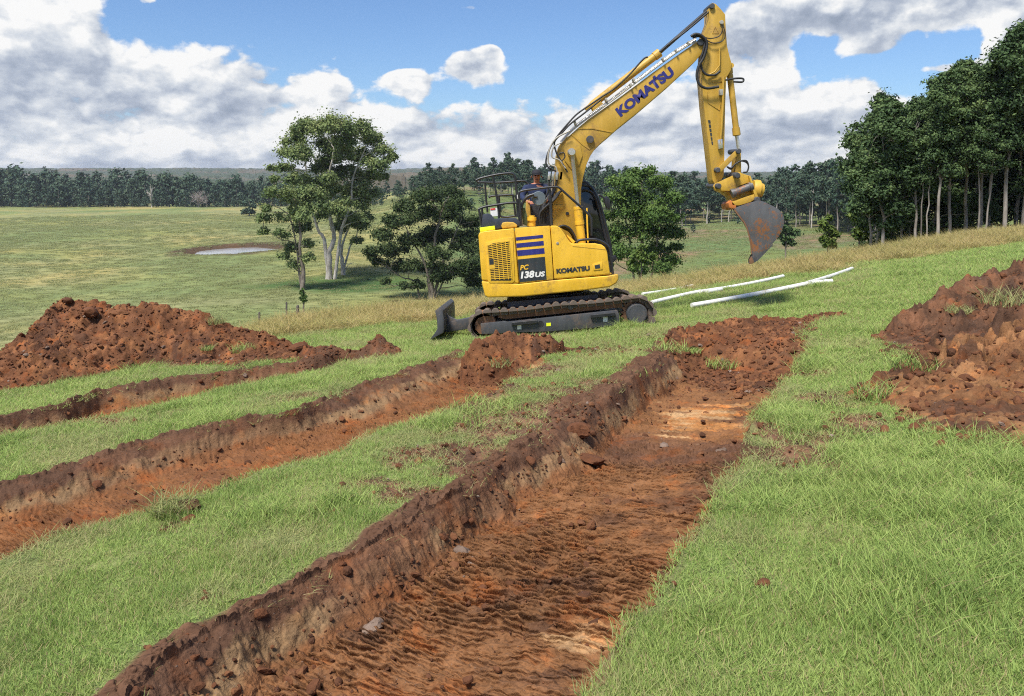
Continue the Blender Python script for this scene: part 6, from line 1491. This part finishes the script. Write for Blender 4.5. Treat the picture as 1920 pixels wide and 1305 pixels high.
# ------------------------------------------------------------------ the operator's mate leaning on the machine
def build_person():
    Y = 14.62; f = W(1004, 520, Y); h = W(1006, 318.5, Y); base = np.array([h[0], Y, h[2]-1.76])
    skin_m, g, b = mat('skin'); b.inputs['Base Color'].default_value = (.42, .17, .10, 1); b.inputs['Roughness'].default_value = .55
    shirt, g, b = mat('navy_work_shirt'); g.l.new(g.mix(g.noise(pos(g), 9, 4, .6), (.010, .018, .055), (.022, .035, .09)), b.inputs['Base Color']); b.inputs['Roughness'].default_value = .9
    trou, g, b = mat('dark_trousers'); b.inputs['Base Color'].default_value = (.03, .032, .045, 1); b.inputs['Roughness'].default_value = .9
    hair, g, b = mat('dark_cap'); b.inputs['Base Color'].default_value = (.012, .012, .018, 1); b.inputs['Roughness'].default_value = .85
    root = empty('person', base, 'person in navy shirt and dark cap standing on the machine behind the boom hoses', 'person')
    def skin(name, verts, edges, mt, lv=2):
        me = bpy.data.meshes.new(name); me.from_pydata([v[:3] for v in verts], edges, []); me.materials.append(mt)
        o = bpy.data.objects.new(name, me); COL.objects.link(o); o.parent = root
        sk = o.modifiers.new('skin', 'SKIN'); sk.use_smooth_shade = True
        for i, v in enumerate(verts):
            q = me.skin_vertices[0].data[i]; q.radius = (v[3], v[4] if len(v) > 4 else v[3]); q.use_root = (i == 0)
        o.modifiers.new('sub', 'SUBSURF').levels = lv; o.modifiers['sub'].render_levels = lv; return o
    V = [(0, 0, .95, .15, .11), (0, -.01, 1.10, .14, .10), (0, -.02, 1.28, .17, .115), (0, -.03, 1.42, .14, .10), (0, -.04, 1.50, .055, .055), (0, -.06, 1.57, .06, .07), (0, -.075, 1.66, .082, .098), (0, -.06, 1.72, .06, .07),
         (-.19, -.03, 1.42, .06), (-.30, -.12, 1.22, .045), (-.16, -.30, 1.14, .034), (-.10, -.36, 1.14, .028),
         (.19, -.03, 1.42, .06), (.28, -.14, 1.22, .045), (.16, -.32, 1.16, .034), (.10, -.37, 1.16, .028),
         (-.10, 0, .90, .085), (-.11, -.01, .48, .058), (-.11, .02, .08, .042), (-.11, -.12, .03, .035), (.10, 0, .90, .085), (.11, -.01, .48, .058), (.11, .02, .08, .042), (.11, -.12, .03, .035)]
    E = [(0,1),(1,2),(2,3),(3,4),(4,5),(5,6),(6,7),(3,8),(8,9),(9,10),(10,11),(3,12),(12,13),(13,14),(14,15),(0,16),(16,17),(17,18),(18,19),(0,20),(20,21),(21,22),(22,23)]
    # fingers: unequal, bent, curling over the rail
    for s, w in ((-1, 11), (1, 15)):
        wx, wy, wz = V[w][:3]
        for k, L in enumerate((.062, .070, .066, .052)):
            i = len(V); dx = (-.024+.016*k); V += [(wx+dx, wy-.035, wz+.004, .0095), (wx+dx*1.1, wy-.035-L*.55, wz-.004, .0085), (wx+dx*1.1, wy-.035-L*.75, wz-.035, .0075)]; E += [(w, i), (i, i+1), (i+1, i+2)]
        i = len(V); V += [(wx-s*.03, wy-.01, wz+.005, .011), (wx-s*.045, wy-.045, wz-.008, .009)]; E += [(w, i), (i, i+1)]
    skin('body', V, E, skin_m)
    skin('shirt', [(0, 0, .93, .175, .135), (0, -.01, 1.10, .165, .125), (0, -.02, 1.28, .195, .14), (0, -.03, 1.43, .15, .115), (0, -.035, 1.49, .075, .075), (-.20, -.03, 1.41, .082), (-.30, -.12, 1.24, .068), (.20, -.03, 1.41, .082), (.285, -.14, 1.24, .068), (-.18, -.28, 1.15, .048), (.18, -.29, 1.165, .048)], [(0,1),(1,2),(2,3),(3,4),(3,5),(5,6),(3,7),(7,8),(6,9),(8,10)], shirt)
    skin('trousers', [(0, 0, .95, .165, .125), (-.10, 0, .88, .105), (-.11, -.01, .48, .078), (-.11, .02, .12, .065), (.10, 0, .88, .105), (.11, -.01, .48, .078), (.11, .02, .12, .065)], [(0,1),(1,2),(2,3),(0,4),(4,5),(5,6)], trou)
    bm = bmesh.new(); bmesh.ops.create_uvsphere(bm, u_segments=20, v_segments=12, radius=1.0)
    for v in list(bm.verts):
        if v.co.z < -.12: bm.verts.remove(v)
    for v in bm.verts: v.co = Vector((v.co.x*.102, v.co.y*.118-.065, 1.672+v.co.z*.098))
    r0 = [bm.verts.new((.085*math.cos(a), -.165-.075*math.sin(a) if True else 0, 1.675-.012*math.sin(a))) for a in np.linspace(0, math.pi, 9)]
    bm.faces.new(r0)
    o = bm_obj('cap', bm, hair, root, ZERO, 60); o.modifiers.new('thick', 'SOLIDIFY').thickness = .008
    bm = bmesh.new()
    for s in (-1, 1):
        add_cyl(bm, (s*.092, -.06, 1.625), (s*.104, -.055, 1.632), [(0, .02), (.6, .028), (1, .018)], 10)
    add_cyl(bm, (0, -.160, 1.655), (0, -.192, 1.612), [(0, .008), (.7, .017), (1, .012)], 8)
    bm_obj('nose_and_ears', bm, skin_m, root, ZERO, 60)
    bm = bmesh.new()
    for s in (-1, 1): add_cyl(bm, (s*.034, -.158, 1.652), (s*.034, -.168, 1.652), [(0, .012), (1, .008)], 8)
    add_cyl(bm, (-.028, -.166, 1.578), (.028, -.166, 1.578), [(0, .004), (.5, .007), (1, .004)], 6)
    bm_obj('eyes_and_mouth', bm, hair, root, ZERO, 60)
build_person()
# ------------------------------------------------------------------ thin air haze
def build_haze():
    m = bpy.data.materials.new('thin_haze'); m.use_nodes = True; t = m.node_tree; t.nodes.clear()
    out = t.nodes.new('ShaderNodeOutputMaterial'); v = t.nodes.new('ShaderNodeVolumePrincipled')
    v.inputs['Color'].default_value = (.86, .92, 1, 1); v.inputs['Density'].default_value = 0.00013; v.inputs['Anisotropy'].default_value = 0.2
    t.links.new(v.outputs[0], out.inputs['Volume'])
    bm = bmesh.new(); bmesh.ops.create_cube(bm, size=1.0)
    for q in bm.verts: q.co = Vector((q.co.x*19000, q.co.y*19000, -45 if q.co.z < 0 else 50))
    me = bpy.data.meshes.new('haze'); bm.to_mesh(me); bm.free(); me.materials.append(m)
    o = bpy.data.objects.new('haze', me); COL.objects.link(o); tag(o, 'faint bluish haze over the far treeline and hills', 'haze', kind='stuff')
build_haze()
